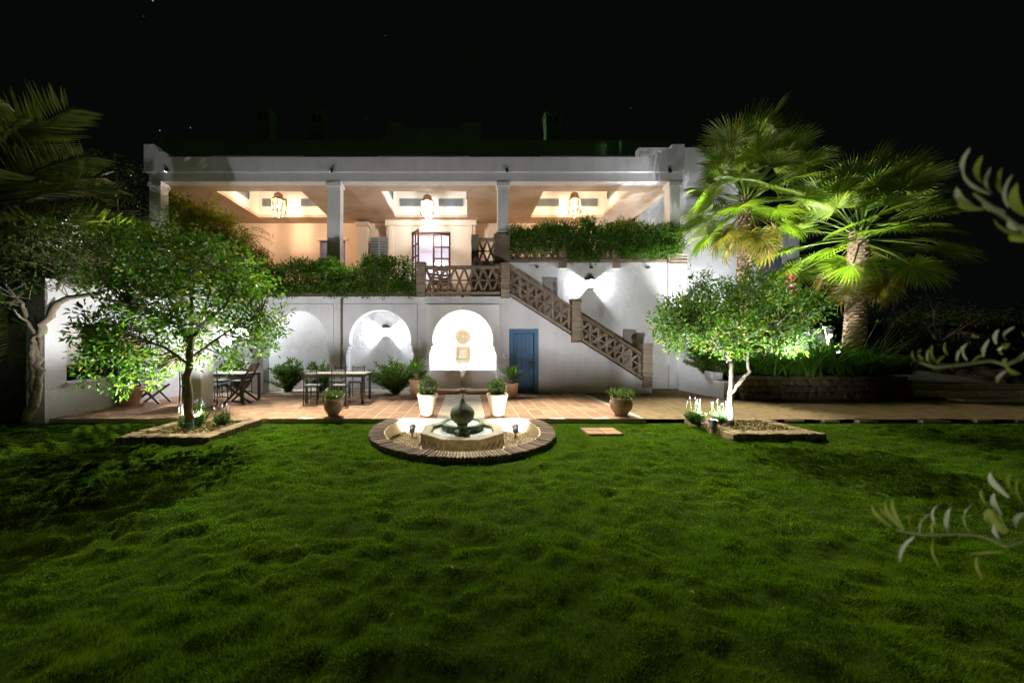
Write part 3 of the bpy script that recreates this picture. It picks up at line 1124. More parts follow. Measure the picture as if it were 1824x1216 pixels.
b.box(-3.45, -3.25, YE - .05, YE - .001, 3.946, 6.719)
b.box(.02, .22, YE - .05, YE - .001, 3.946, 6.719)
b.build('cornice', M['plaster_cream'], villa)
b = MB()
b.box(-4.78, -4.36, YE - .15, YE + .25, 3.946, 6.66)
b.box(-4.86, -4.28, YE - .22, YE + .30, 6.661, 6.82)
b.build('wall_pier', M['plaster_cream'], villa)
MB().box(.9, 1.3, YE, YB - .001, 3.946, 6.7).build('wall_pier', M['plaster_cream'], villa)


def leaf_door(x, y, z0, z1, w, ang, rows, m, name='door_leaf', sign=1):
    """glazed leaf hinged at x, opening by ang"""
    Mx = Matrix.Translation((x, y, z0)) @ Matrix.Rotation(ang, 4, 'Z')
    h = z1 - z0
    b = MB()
    s = sign
    def bx(xa, xb, za, zb): b.box(min(s * xa, s * xb), max(s * xa, s * xb), -.025, .025, za, zb, Mx)
    bx(0, .09, 0, h); bx(w - .09, w, 0, h); bx(.091, w - .091, 0, .35); bx(.091, w - .091, h - .09, h)
    bx(w / 2 - .03, w / 2 + .03, .351, h - .091)
    o = b.build(name, m, villa)
    b = MB()
    for k in range(1, rows):
        z = .35 + (h - .44) * k / rows
        bx(.091, w / 2 - .031, z - .03, z + .03); bx(w / 2 + .031, w - .091, z - .03, z + .03)
    b.build('glazing_bar', m, o)
    b = MB()
    b.add([Mx @ Vector((s * .09, 0, .35)), Mx @ Vector((s * (w - .09), 0, .35)), Mx @ Vector((s * (w - .09), 0, h - .09)), Mx @ Vector((s * .09, 0, h - .09))], [(0, 1, 2, 3)])
    b.build('pane', M['pane'], o)
    return o


leaf_door(dx0 + .01, YE + .25, 3.95, dzt - .02, .82, math.radians(-62), 4, M['door_wood'])
leaf_door(dx1 - .01, YE + .25, 3.95, dzt - .02, .80, math.radians(4), 4, M['door_wood'], sign=-1)
MB().box(dx0, dx1, YE + .18, YE + .30, dzt - .018, dzt - .0005).build('door_frame', M['door_wood'], villa)
# left window
b = MB()
x0, x1, z0, z1 = WB[0]
for a, c in (((x0 + .04, z0), (x0 + .04, z1)), ((x1 - .04, z0), (x1 - .04, z1)), ((x0, z1 - .04), (x1, z1 - .04)), (((x0 + x1) / 2, z0), ((x0 + x1) / 2, z1 - .08))):
    b.bar((a[0], YB + .12, a[1]), (c[0], YB + .12, c[1]), .08, .08)
win = b.build('window', M['frame_grey'], villa)
b = MB()
for z in (4.5, 5.05, 5.6):
    b.bar((x0 + .08, YB + .12, z), (x1 - .08, YB + .12, z), .035, .04)
b.build('glazing_bar', M['frame_grey'], win)
MB().add([(x0, YB + .14, z0), (x1, YB + .14, z0), (x1, YB + .14, z1), (x0, YB + .14, z1)], [(0, 1, 2, 3)]).build('pane', M['pane'], win)
MB().box(x0 - .12, x1 + .12, YB - .05, YB - .001, z1 + .001, z1 + .10).build('window_lintel', M['plaster_cream'], win)
# louvred shutters
for sx in (-4.06, -3.68):
    b = MB()
    ys = YE - .02
    b.box(sx - .185, sx - .145, ys - .04, ys, 4.3, 6.2); b.box(sx + .145, sx + .185, ys - .04, ys, 4.3, 6.2)
    b.box(sx - .1449, sx + .1449, ys - .04, ys, 6.12, 6.2); b.box(sx - .1449, sx + .1449, ys - .04, ys, 4.3, 4.38)
    sh = b.build('shutter', M['shutter'], villa)
    sl_me = MB().bar((-.144, 0, 0), (.144, 0, 0), .012, .085, up=(0, .55, .83)).mesh('slat', M['shutter'])
    for k in range(15):
        place('slat', sl_me, sh, (sx, ys - .02, 4.45 + k * .115))
    MB().box(sx - .144, sx + .144, ys + .004, ys + .02, 4.38, 6.12).build('shutter_back', M['frame_grey'], sh)
# room behind the door
b = MB()
b.box(-8.5, 2.0, 20.0, 20.2, 3.5, 7.06); b.box(-8.7, -8.5, YB + .31, 20.2, 3.5, 7.06); b.box(2.0, 2.2, YB + .31, 20.2, 3.5, 7.06)
b.box(-8.7, 2.2, YB + .31, 20.2, 6.95, 7.06); b.box(-8.7, 2.2, YB + .31, 20.2, 3.8, 3.94)
b.build('room', M['room'], villa)
b = MB()
b.box(-2.9, .3, 19.93, 19.99, 4.6, 4.75); b.box(-2.9, .3, 19.93, 19.99, 5.2, 5.27); b.box(-3.4, .6, 19.4, 19.9, 3.95, 4.5)
b.build('sideboard', M['wood_warm'], villa)

# ---- roof of the main house behind: parapet with a stepped middle, chimneys, side wing
b = MB()
ZR = PZ(253, 15.9)
st = [(-14.4, 7.0), (9.6, 7.0), (9.6, ZR), (PX(857, 15.9), ZR), (PX(857, 15.9), PZ(220, 15.9)), (PX(821, 15.9), PZ(223, 15.9)), (PX(818, 15.9), PZ(232, 15.9)), (PX(726, 15.9), PZ(232, 15.9)), (PX(723, 15.9), PZ(223, 15.9)), (PX(690, 15.9), PZ(220, 15.9)), (PX(690, 15.9), PZ(245, 15.9)), (PX(676, 15.9), ZR), (-14.4, ZR)]
b.prism(st, 15.75, 15.95)
b.build('roof_parapet', M['plaster_dark'], villa)
MB().box(-14.4, 9.6, 15.951, 21, ZR - 1.6, ZR - 1.4).build('roof', M['plaster_dark'], villa)
for (u0, u1, vt) in ((456, 480, 194), (551, 576, 197), (973, 998, 199)):
    Y = 16.6
    x0, x1, zt = PX(u0, Y), PX(u1, Y), PZ(vt, Y)
    b = MB()
    b.box(x0, x1, Y, Y + .55, ZR - 1.39, zt - .55)
    b.box(x0 - .02, x0 + .12, Y - .02, Y + .57, zt - .549, zt - .12); b.box(x1 - .12, x1 + .02, Y - .02, Y + .57, zt - .549, zt - .12)
    b.box((x0 + x1) / 2 - .05, (x0 + x1) / 2 + .05, Y + .02, Y + .5, zt - .549, zt - .12)
    b.box(x0 + .121, x1 - .121, Y + .3, Y + .4, zt - .549, zt - .12)
    ch = b.build('chimney', M['plaster_dark'], villa)
    MB().box(x0 - .06, x1 + .06, Y - .06, Y + .61, zt - .119, zt).build('chimney_cap', M['plaster_dark'], ch)
# right wing, recessed behind the palms
b = MB()
b.box(7.34, 11.6, 14.4, 14.7, 0, 9.9)
b.build('side_wing', M['plaster'], villa)
b = MB()
b.box(11.62, 14.4, 14.6, 14.9, 0, 6.4)
b.build('side_wing', M['plaster_streaked'], villa)
MB().box(12.6, 13.5, 14.52, 14.599, 4.2, 5.3).build('wing_window', M['frame_grey'], villa)

# ---- blue door under the stairs
b = MB()
fw = .135
b.box(DX0 + .002, DX0 + fw, YW - .015, YW + .10, 0.0, DZ - .002)
b.box(DX1 - fw, DX1 - .002, YW - .015, YW + .10, 0.0, DZ - .002)
b.box(DX0 + fw + .001, DX1 - fw - .001, YW - .015, YW + .10, DZ - fw, DZ - .002)
bd = b.build('blue_door', M['blue'], villa, bevel=.006)
bd['label'] = 'blue painted door with dark handle'
lf = MB()
n = 5
wd = (DX1 - DX0 - 2 * fw - .02) / n
for k in range(n):
    xa = DX0 + fw + .01 + k * wd
    o = MB().box(xa + .0015, xa + wd - .0015, YW + .035, YW + .085, .012, DZ - fw - .012).build('plank', M['blue'], bd, bevel=.003)
b = MB()
hx, hz = DX1 - fw - .06, .92
b.box(hx - .022, hx + .022, YW + .022, YW + .034, hz - .14, hz + .12)
b.tube([(hx, YW + .03, hz + .03), (hx, YW - .03, hz + .03), (hx - .12, YW - .035, hz + .025)], .011, 6)
b.build('handle', M['dark_metal'], bd)
MB().box(1.11, 1.24, YW - .02, YW + .001, 1.06, 1.21).build('switch_box', M['trim'], villa, bevel=.005)
MB().box(1.135, 1.215, YW - .026, YW - .0201, 1.10, 1.16).build('switch_panel', M['shutter'], villa)

# ---- wall fountain in the niche
b = MB()
b.box(-1.255, 1.0, 10.80, 11.0, 0, 2.93)
b.box(-1.255, -1.20, YW + .282, 10.80, 0, 2.93); b.box(.95, 1.0, YW + .282, 10.80, 0, 2.93)
b.box(-1.255, 1.0, YW + .282, 10.80, 2.73, 2.93)
b.build('niche', M['plaster'], villa)
wf = thing('wall_fountain', 'white wall fountain in the brightly lit arched niche with carved ochre plaque', 'wall fountain', (-.13, 10.5, 0))
b = MB()
b.box(-1.19, -.20, 10.28, 10.60, .13, .70); b.box(-.06, .94, 10.28, 10.60, .13, .70)
b.box(-.2, -.06, 10.5, 10.60, .13, .68)
b.build('trough', M['plaster_rough'], wf, bevel=.012)
MB().box(-.195, -.065, 10.46, 10.499, .13, .66).build('spout_slot', M['ornament_pale'], wf)
b = MB()
b.box(-1.0, -.22, 9.96, 10.14, 0.004, .12); b.box(-.04, .74, 9.96, 10.14, .004, .12)
b.box(-1.0, .74, 10.1401, 10.279, .004, .125)
b.build('step', M['terracotta'], wf, bevel=.01)
cx, zc, y = -.13, PZ(599.5, 10.74), 10.80
ros = MB().lathe([(0.001, 0), (.25, 0), (.25, .02), (.0, .025)], n=28).build('rosette', M['ornament_pale'], wf)
ros.matrix_parent_inverse = Matrix.Identity(4); ros.parent = None
ros.matrix_basis = Matrix.Translation((cx, y - .0, zc)) @ Matrix.Rotation(PI / 2, 4, 'X')
adopt(ros, wf)
rb = MB()
for r in (.235, .165, .06):
    rb.tube([(r * math.cos(a), r * math.sin(a), .026) for a in [2 * PI * k / 32 for k in range(33)]], .009, 5, cap=False)
for k in range(16):
    a = 2 * PI * k / 16
    rb.tube([(.075 * math.cos(a), .075 * math.sin(a), .024), (.115 * math.cos(a + .1), .115 * math.sin(a + .1), .036), (.155 * math.cos(a), .155 * math.sin(a), .024)], [.006, .012, .006], 5)
    rb.tube([(.18 * math.cos(a), .18 * math.sin(a), .024), (.22 * math.cos(a), .22 * math.sin(a), .024)], [.01, .008], 5)
ro = rb.build('carving', M['ornament'], None)
ro.matrix_basis = ros.matrix_basis.copy() if False else Matrix.Translation((cx, y, zc)) @ Matrix.Rotation(PI / 2, 4, 'X')
adopt(ro, ros)
zq = PZ(630, 10.74)
pl = MB().box(cx - .24, cx + .24, y - .03, y - .001, zq - .25, zq + .24).build('plaque', M['ornament_pale'], wf, bevel=.008)
rb = MB()
for h in (.215, .135, .06):
    for a, c in (((-h, -h), (h, -h)), ((h, -h), (h, h)), ((h, h), (-h, h)), ((-h, h), (-h, -h))):
        rb.bar((cx + a[0], y - .034, zq + a[1]), (cx + c[0], y - .034, zq + c[1]), .014, .016)
for k in range(-5, 6):
    for s in (-1, 1):
        rb.box(cx + k * .034 - .01, cx + k * .034 + .01, y - .038, y - .03, zq + s * .175 - .018, zq + s * .175 + .018)
        rb.box(cx + s * .175 - .018, cx + s * .175 + .018, y - .038, y - .03, zq + k * .034 - .01, zq + k * .034 + .01)
rb.build('carving', M['ornament'], pl)

# ================================================================ left side wall with a window opening and a curtain
sw = thing('side_garden_wall', 'white rendered wall with a square unglazed window and hanging curtain on the left', 'wall', (-8.4, 8.2, 0))
# outline in Y,Z with the opening cut out as four pieces
y0, y1, zt = 6.62, 10.2, 2.78
wy0, wy1, wz0, wz1 = 6.98, 8.35, .68, 1.94
b = MB()
xa, xb = -8.66, -8.30
b.box(xa, xb, y0, wy0, -.1, zt); b.box(xa, xb, wy1, y1 - .001, -.1, zt)
b.box(xa, xb, wy0, wy1, -.1, wz0); b.box(xa, xb, wy0, wy1, wz1, zt)
b.build('wall', M['plaster_rough'], sw)
MB().box(xa - .03, xb + .04, wy0 - .02, wy1 + .02, wz0 - .035, wz0 + .004).build('window_sill', M['plaster'], sw)
cur = thing('curtain', 'white cloth curtain tied in folds inside the left wall window', 'curtain', (-8.42, 7.15, 1.9))
gy, gz = 26, 18
vs, fs = [], []
for j in range(gz + 1):
    t = j / gz
    for i in range(gy + 1):
        s = i / gy
        yy = 6.99 + s * (.40 - .03 * t) + .01
        fold = math.sin(s * 17 + .6) * .045 * (.5 + .5 * t) + math.sin(s * 7 + 2 + t) * .02
        bot = .96 + .20 * abs(s - .35) + .05 * math.sin(s * 9)
        vs.append((-8.40 + fold, yy, 1.93 + (bot - 1.93) * t))
for j in range(gz):
    for i in range(gy):
        a = j * (gy + 1) + i
        fs.append((a, a + 1, a + gy + 2, a + gy + 1))
MB().add(vs, fs).build('cloth', M['curtain'], cur, smooth=2)
MB().tube([(-8.4, 6.985, 1.925), (-8.4, 8.34, 1.925)], .012, 6).build('rod', M['dark_metal'], cur)

# square pale post in front of the left table
po = thing('pergola_post', 'square pale plastered post rising behind the left tree trunk', 'post', (-6.3, 7.9, 0))
MB().box(-6.50, -6.12, 7.75, 8.13, 0, 2.75).build('shaft', M['plaster'], po, bevel=.01)
MB().box(-6.54, -6.08, 7.71, 8.17, 2.751, 2.86).build('cap', M['plaster'], po)

# ================================================================ right: low garden wall, stone wall, steps, ramp
lw = thing('low_garden_wall', 'low white rendered wall stepping down from the house to a square end pier', 'wall', (7.2, 10.5, 0))
b = MB()
b.prism([(9.62, -.05), (YV - .07, -.05), (YV - .07, 1.25), (10.9, 1.2), (10.45, .95), (10.1, .74), (9.62, .68)], 7.02, 7.30, axis='X')
b.build('wall', M['plaster'], lw)
MB().box(7.02, 7.34, 9.22, 9.619, -.05, .45).build('end_pier', M['plaster'], lw, bevel=.01)


def stone_mesh(seed, m):
    r = random.Random(seed)
    bm = bmesh.new()
    bmesh.ops.create_icosphere(bm, subdivisions=2, radius=.62)
    for v in bm.verts:
        c = v.co
        for i in range(3):
            c[i] = max(-.5, min(.5, c[i] * 1.15))
        v.co = c * (1 + r.uniform(-.09, .09))
    me = bpy.data.meshes.new('stone')
    bm.to_mesh(me)
    bm.free()
    me.materials.append(m)
    me.shade_smooth()
    me.set_sharp_from_angle(angle=math.radians(35))
    return me


ST = [stone_mesh(k, M['stone_wall']) for k in range(8)]
rw = thing('stone_retaining_wall', 'dark dry stone retaining wall below the strap leaved plants', 'stone wall', (9.4, 9.1, 0))
MB().box(7.36, 11.84, 9.06, 9.3, -.05, .62).build('core', M['soil'], rw)
z = 0
for row, h in enumerate((.20, .17, .16, .11)):
    x = 7.34
    while x < 11.86:
        w = random.uniform(.16, .42) if row < 3 else random.uniform(.35, .7)
        if x + w > 11.95: break
        place('stone', ST[random.randrange(8)], rw, (x + w / 2, 9.04 + random.uniform(-.02, .04), z + h / 2), (random.gauss(0, .12) * (row < 3), random.gauss(0, .16) * (row < 3), 0),
              (w * 1.02, .20, h * 1.06))
        x += w
    z += h
b = MB()
sheet('planting_bed', 7.36, 11.9, 9.2, 14.3, .62, M['soil'], .15, .08)
# broad stone steps and a ramp on the far right
for k, (yy, zt, xx) in enumerate(((8.75, .06, 12.9), (9.02, .22, 11.95), (9.34, .38, 11.98))):
    stp = thing('garden_step', ('broad lowest', 'broad middle', 'broad topmost')[k] + ' stone step at the foot of the ramp on the far right', 'step', (14, yy, zt), group=None)
    x = xx
    while x < 16.5:
        w = random.uniform(.35, .8)
        place('slab', MB().box(-.5, .5, -.17, .17, -.16, 0).mesh('slab', M['step_stone'], bevel=.012), stp, (x + w / 2, yy + .17, zt + random.uniform(-.008, .008)), (0, 0, random.gauss(0, .01)), (w * .985, 1, 1))
        x += w
ramp = MB()
rp = [((11.98, 9.52), (15.3, 9.52)), ((12.0, 11.0), (14.9, 11.0)), ((11.95, 13.0), (14.2, 13.0)), ((11.9, 15.5), (13.6, 15.5))]
rz = (.40, .62, .95, 1.3)
for i in range(3):
    ramp.add([(*rp[i][0], rz[i]), (*rp[i][1], rz[i]), (*rp[i + 1][1], rz[i + 1]), (*rp[i + 1][0], rz[i + 1])], [(0, 1, 2, 3)])
ramp.build('ramp', m_solid('grey_earth_ramp', (0.34, 0.32, 0.24), .95, .4, 5, .5), kind='structure')
rs = thing('rubble_wall', 'low rubble wall sloping down beside the ramp on the far right', 'stone wall', (14.6, 10.5, .5))
for k in range(150):
    t = random.random()
    yy = 9.45 + t * 5.5
    xx = 15.35 - t * 1.55 + random.uniform(-.1, .75)
    s = random.uniform(.14, .36)
    place('stone', ST[random.randrange(8)], rs, (xx, yy, .42 + t * .85 + random.uniform(-.15, .22)), (random.uniform(-.5, .5), random.uniform(-.5, .5), random.uniform(0, 6)), (s * 1.3, s, s * .75))
MB().box(15.2, 17.5, 9.5, 15, -.1, .45).build('core', M['soil'], rs)
# white panels glimpsed between the palms
gw = thing('white_gate_panel', 'white panelled garden gate glimpsed between the two fan palms', 'gate', (12.3, 12.4, .6))
MB().box(11.9, 12.62, 12.40, 12.46, .62, 2.55).build('panel', M['plaster'], gw)
MB().box(12.70, 13.45, 12.40, 12.46, .62, 2.05).build('panel', M['plaster'], gw)
MB().box(12.63, 12.69, 12.38, 12.48, .6, 2.7).build('gate_post', M['dark_metal'], gw)
b = MB()
for z in (.9, 1.3, 1.7):
    b.bar((12.45, 12.37, z), (12.69, 12.37, z), .02, .02)
b.build('hinge', M['dark_metal'], gw)
# ================================================================ lamps


def point(name, parent, loc, power, col, r=.03):
    d = bpy.data.lights.new(name, 'POINT')
    d.energy = power
    d.color = col
    d.shadow_soft_size = r
    o = bpy.data.objects.new(name, d)
    COL.objects.link(o)
    o.location = loc
    return adopt(o, parent)


def spot(name, parent, loc, aim, power, col, angle, blend=.4, r=.03):
    d = bpy.data.lights.new(name, 'SPOT')
    d.energy = power
    d.color = col
    d.spot_size = math.radians(angle)
    d.spot_blend = blend
    d.shadow_soft_size = r
    o = bpy.data.objects.new(name, d)
    COL.objects.link(o)
    dirv = Vector(aim) - Vector(loc)
    o.matrix_basis = Matrix.Translation(loc) @ dirv.to_track_quat('-Z', 'Y').to_matrix().to_4x4()
    return adopt(o, parent)


def garden_spot(label, base, aim, power, col=(.93, .97, 1.0), angle=110, size=.09, group=None, blend=.5, post=0.0):
    """short can lamp on a ground spike, tilted towards what it lights"""
    base = Vector(base)
    t = thing('garden_spotlight', label, 'spotlight', base, group=group)
    d = (Vector(aim) - base).normalized()
    head = base + Vector((0, 0, .10 + post))
    MB().tube([base - Vector((0, 0, .08)), base + Vector((0, 0, .06 + post))], .016, 8).build('spike', M['spot_metal'], t)
    b = MB()
    for s, e, r0, r1 in ((-.07, -.045, size * .5, size * .75), (-.045, .05, size * .75, size * .8), (.05, .085, size * .88, size * .9)):
        b.tube([head + d * s, head + d * e], [r0, r1], 14)
    b.build('housing', M['spot_metal'], t, smooth=True)
    MB().tube([head + d * .086, head + d * .09], size * .72, 14).build('lens', M['lens'], t)
    spot('beam', t, head + d * .10, head + d * 3, power, col, angle, blend, .035)
    return t


COOL = (.88, .92, 1.0)
WHITE = (.97, .98, 1.0)
WARM = (1.0, .70, .46)


def wall_lantern(label, x, y, z, power, col=COOL, s=1.0):
    """square lantern against the wall at y: solid roof and floor, glass sides"""
    t = thing('wall_lantern', label, 'wall lamp', (x, y, z), group='wall lanterns')
    a, up, dn, d = .135 * s, .095 * s, .165 * s, .11 * s
    b = MB()
    b.box(x - a, x + a, y - 2 * d, y - .002, z + up, z + up + .02)
    b.lathe([(a * 1.25, 0), (a * .95, .05), (a * .7, .10), (a * .72, .115)], (x, y - d, z + up + .021), 8, .5)
    b.build('roof', M['dark_metal'], t)
    MB().box(x - a * .95, x + a * .95, y - 2 * d, y - .002, z - dn - .02, z - dn).build('floor_plate', M['dark_metal'], t)
    b = MB()
    for sx in (-1, 1):
        b.bar((x + sx * a * .96, y - 2 * d, z - dn), (x + sx * a * .99, y - 2 * d, z + up), .012, .012)
    b.build('frame', M['dark_metal'], t)
    b = MB()
    yy = y - 2 * d + .004
    b.add([(x - a * .93, yy, z - dn), (x + a * .93, yy, z - dn), (x + a * .96, yy, z + up), (x - a * .96, yy, z + up)], [(0, 1, 2, 3)])
    for sx in (-1, 1):
        b.add([(x + sx * a * .94, y - .004, z - dn), (x + sx * a * .94, yy, z - dn), (x + sx * a * .96, yy, z + up), (x + sx * a * .96, y - .004, z + up)], [(0, 1, 2, 3)])
    b.build('glass', M['glow_white'], t)
    MB().lathe([(.001, -.03), (.022, -.015), (.026, .01), (.012, .035), (.012, .06)], (x, y - d, z), 8).build('bulb', M['bulb'], t)
    point('light', t, (x, y - d, z), power, col, .028)
    return t


def ring(b, c, R, r, n=16, m=5):
    b.tube([(c[0] + R * math.cos(2 * PI * k / n), c[1] + R * math.sin(2 * PI * k / n), c[2]) for k in range(n + 1)], r, m, cap=False)


def hanging_lantern(label, x, y, z0, z1, ztop, power, col, glass, brass='brass', R=.25):
    """tall eight sided Moroccan lantern hanging from ztop; its body spans z0..z1"""
    t = thing('hanging_lantern', label, 'lantern', (x, y, z0), group='veranda hanging lanterns')
    h = z1 - z0
    zc0, zc1 = z0 + h * .20, z0 + h * .68
    MB().tube([(x, y, z1), (x, y, ztop)], .012, 6).build('chain', M[brass], t)
    MB().lathe([(R * .92, zc1 + h * .02), (R * .80, zc1 + h * .09), (R * .62, zc1 + h * .10), (R * .66, zc1 + h * .20), (R * .52, zc1 + h * .27), (R * .2, zc1 + h * .31), (.02, z1)], (x, y, 0), 16).build('cap', M[brass], t, smooth=True)
    MB().lathe([(R * .80, zc0), (R * .92, zc0 + h * .03), (R * .92, zc1 - h * .02), (R * .86, zc1 + h * .02)], (x, y, 0), 8, .5, close=False).build('glass', glass, t)
    MB().lathe([(R * .80, zc0 - .001), (R * .68, zc0 - h * .10), (R * .35, z0 + .02), (.02, z0)], (x, y, 0), 8, .5, close=False).build('lower_glass', glass, t)
    b = MB()
    for k in range(8):
        a = 2 * PI * (k + .5) / 8
        ca, sa = math.cos(a), math.sin(a)
        bb = MB()
        bb.tube([(x + ca * R * .82, y + sa * R * .82, zc0 - .01), (x + ca * R * .95, y + sa * R * .95, zc0 + h * .03), (x + ca * R * .95, y + sa * R * .95, zc1 - h * .02), (x + ca * R * .88, y + sa * R * .88, zc1 + h * .03)], .019, 5)
        bb.tube([(x + ca * R * .82, y + sa * R * .82, zc0 - .01), (x + ca * R * .70, y + sa * R * .70, zc0 - h * .10), (x + ca * R * .3, y + sa * R * .3, z0 + .02)], .015, 5)
        bb.lathe([(.0, -.03), (.024, 0), (0, .03)], (x + ca * R * 1.04, y + sa * R * 1.04, zc0 + h * .03), 6)
        bb.lathe([(.0, -.03), (.022, 0), (0, .03)], (x + ca * R * 1.02, y + sa * R * 1.02, zc1), 6)
        bb.build('bar', M[brass], t)
    ring(b, (x, y, zc0 + h * .03), R * 1.0, .022)
    ring(b, (x, y, zc1), R * .98, .024)
    ring(b, (x, y, z0 + .03), R * .36, .014, 12)
    b.build('hoop', M[brass], t)
    MB().lathe([(.001, -.06), (.05, -.02), (.055, .04), (.02, .09)], (x, y, (zc0 + zc1) / 2), 10).build('bulb', M['bulb'], t)
    point('light', t, (x, y, (zc0 + zc1) / 2), power, col, .05)
    return t


def eaves_lamp(label, x, z, aim, power):
    """small hooded floodlight on the ledge of the roof beam, looking down at the lawn"""
    y = YV - .14
    t = thing('floodlight', label, 'floodlight', (x, y, z), group='floodlights on the roof ledge')
    d = (Vector(aim) - Vector((x, y, z))).normalized()
    c = Vector((x, y, z))
    MB().bar((x, YV - .03, z + .02), (x, y + .01, z + .01), .03, .03).build('bracket', M['spot_metal'], t)
    n, vs, fs = 12, [], []
    hb = MB()
    hb.tube([c - d * .07, c - d * .05], [.03, .045], 10)
    hb.build('back_cap', M['spot_metal'], t)
    hb = MB()
    hb.tube([c - d * .0499, c + d * .075], [.046, .055], 12, cap=False)
    hb.build('hood', M['black_metal'], t)
    MB().tube([c - d * .048, c - d * .044], .040, 12).build('lens', M['black_metal'], t)
    spot('beam', t, c - d * .035, c + d * 3, power, (1.0, .97, .80), 46, 1.0, .03)  # dark ledge fitting read as a floodlight; beam added to light the lawn


eaves_lamp('small hooded floodlight on the ledge above the leftmost veranda column', PX(303, YV), PZ(306, YV), (-6.4, 6.3, 0), POW['eaves'] * .8)
eaves_lamp('small hooded floodlight on the ledge above the column rising from the left hedge', PX(593, YV), PZ(306, YV), (-2.7, 6.1, 0), POW['eaves'])
eaves_lamp('small hooded floodlight on the ledge above the column at the stair head', PX(902, YV), PZ(306, YV), (2.1, 6.1, 0), POW['eaves'])
eaves_lamp('small hooded floodlight on the ledge at the right end of the roof beam', PX(1189, YV), PZ(307, YV), (5.6, 6.4, 0), POW['eaves'] * .6)
YL = 13.25
SIDE = (1.0, .72, .50)
hanging_lantern('brass Moroccan lantern glowing in the peach ceiling coffer above the climbing vine', PX(496, YL), YL, PZ(388, YL), PZ(343, YL), 8.11, POW['veranda_side'], SIDE, M['glow_warm'])
hanging_lantern('bluish white Moroccan lantern glowing in the white middle ceiling coffer above the door', PX(761, YL), YL, PZ(391, YL), PZ(347, YL), 8.11, POW['veranda_mid'], (1.0, .93, .88), M['glow_mid'], R=.27)
hanging_lantern('brass Moroccan lantern glowing in the peach ceiling coffer above the leafy balustrade', PX(1023, YL), YL, PZ(388, YL), PZ(343, YL), 8.11, POW['veranda_side'], SIDE, M['glow_warm'])
wall_lantern('lit lantern on the white wall above the brick stair balustrade', PX(1050, YV), YV, PZ(506, YV), POW['wall_lantern'])
wall_lantern('lit lantern on the gallery wall inside the arch behind the metal table', PX(688, YV), YV, PZ(590, YV), POW['wall_lantern'] * .6, s=.95)
wall_lantern('lit lantern behind the crown of the left citrus tree', PX(428, YV), YV, PZ(590, YV), POW['wall_lantern'] * 1.6, s=.95)

# light strips hidden behind the jambs of the niche
for sx, lab in ((-1.165, 'slim lit strip light behind the left jamb of the niche'), (.915, 'slim lit strip light behind the right jamb of the niche')):
    y = YW + .32
    t = thing('strip_light', lab, 'strip light', (sx, y, .8), group='niche strip lights')
    MB().box(sx - .02, sx + .02, y - .02, y + .012, .78, 2.3).build('channel', M['spot_metal'], t)
    MB().box(sx - .012, sx + .012, y + .0125, y + .018, .8, 2.28).build('diffuser', M['lens'], t)
    d = bpy.data.lights.new('glow', 'AREA')
    d.shape = 'RECTANGLE'; d.size = .05; d.size_y = 1.5
    d.energy = POW['niche']; d.color = (.93, .97, 1.0)
    o = bpy.data.objects.new('glow', d)
    COL.objects.link(o)
    dirv = Vector((-.13 - sx, .33, 0)).normalized()
    rot = dirv.to_track_quat('-Z', 'Y').to_matrix().to_4x4()
    o.matrix_basis = Matrix.Translation((sx, y + .022, 1.54)) @ rot
    adopt(o, t)

# room behind the veranda door: a chandelier
chd = thing('chandelier', 'small bright chandelier seen through the open veranda door', 'chandelier', (-1.35, 17.5, 5.6))
b = MB(); b.tube([(-1.35, 17.5, 6.95), (-1.35, 17.5, 5.55)], .015, 6); ring(b, (-1.35, 17.5, 5.6), .28, .015)
b.build('frame', M['brass'], chd)
for k in range(6):
    a = 2 * PI * k / 6
    MB().lathe([(.001, 0), (.035, .03), (.03, .08), (.001, .12)], (-1.35 + .28 * math.cos(a), 17.5 + .28 * math.sin(a), 5.62), 8).build('bulb', M['bulb'], chd)
point('light', chd, (-1.35, 17.5, 5.9), POW['room'], (.93, .90, 1.0), .15)
chd2 = dup(chd, (-6.2, 17.5, 5.6), label='small bright chandelier in the room behind the left veranda window')

# ================================================================ garden fountain
ff = thing('garden_fountain', 'round sunken brick edged fountain with octagonal basin and mossy finial', 'fountain', (FX, FY, -.1))
RI = 1.355
a_end = math.acos((EDGE - .005 - FY) / FR)      # ring is open where it meets the paving
nb = 128
aa0, aa1 = PI / 2 + a_end, PI / 2 - a_end + 2 * PI
step = (aa1 - aa0) / nb
wo_, wi_ = FR * step, RI * step
b = MB()
L = FR - RI
b.add([(-L / 2, -wi_ / 2 + .006, -.13), (L / 2, -wo_ / 2 + .006, -.13), (L / 2, wo_ / 2 - .006, -.13), (-L / 2, wi_ / 2 - .006, -.13),
       (-L / 2, -wi_ / 2 + .006, 0), (L / 2, -wo_ / 2 + .006, 0), (L / 2, wo_ / 2 - .006, 0), (-L / 2, wi_ / 2 - .006, 0)],
      [(3, 2, 1, 0), (4, 5, 6, 7), (0, 1, 5, 4), (1, 2, 6, 5), (2, 3, 7, 6), (3, 0, 4, 7)])
bme = b.mesh('brick', M['brick_ring'], bevel=.008)
Rm = (FR + RI) / 2
for k in range(nb):
    a = aa0 + (k + .5) * step
    rr = Rm + random.gauss(0, .006)
    place('brick', bme, ff, (FX + math.cos(a) * rr, FY + math.sin(a) * rr, random.gauss(.004, .004)), (random.gauss(0, .02), random.gauss(0, .015), a + random.gauss(0, .008)))
b = MB()
n = 72
prof = []
vs, fs = [], []
for k in range(n + 1):
    a = aa0 + (aa1 - aa0) * k / n
    for r, z in ((RI - .03, -.30), (RI - .02, -.015), (FR - .02, -.015), (FR - .012, -.16)):
        vs.append((FX + math.cos(a) * r, FY + math.sin(a) * r, z))
for k in range(n):
    for j in range(3):
        q0 = k * 4 + j
        fs.append((q0, q0 + 4, q0 + 5, q0 + 1))
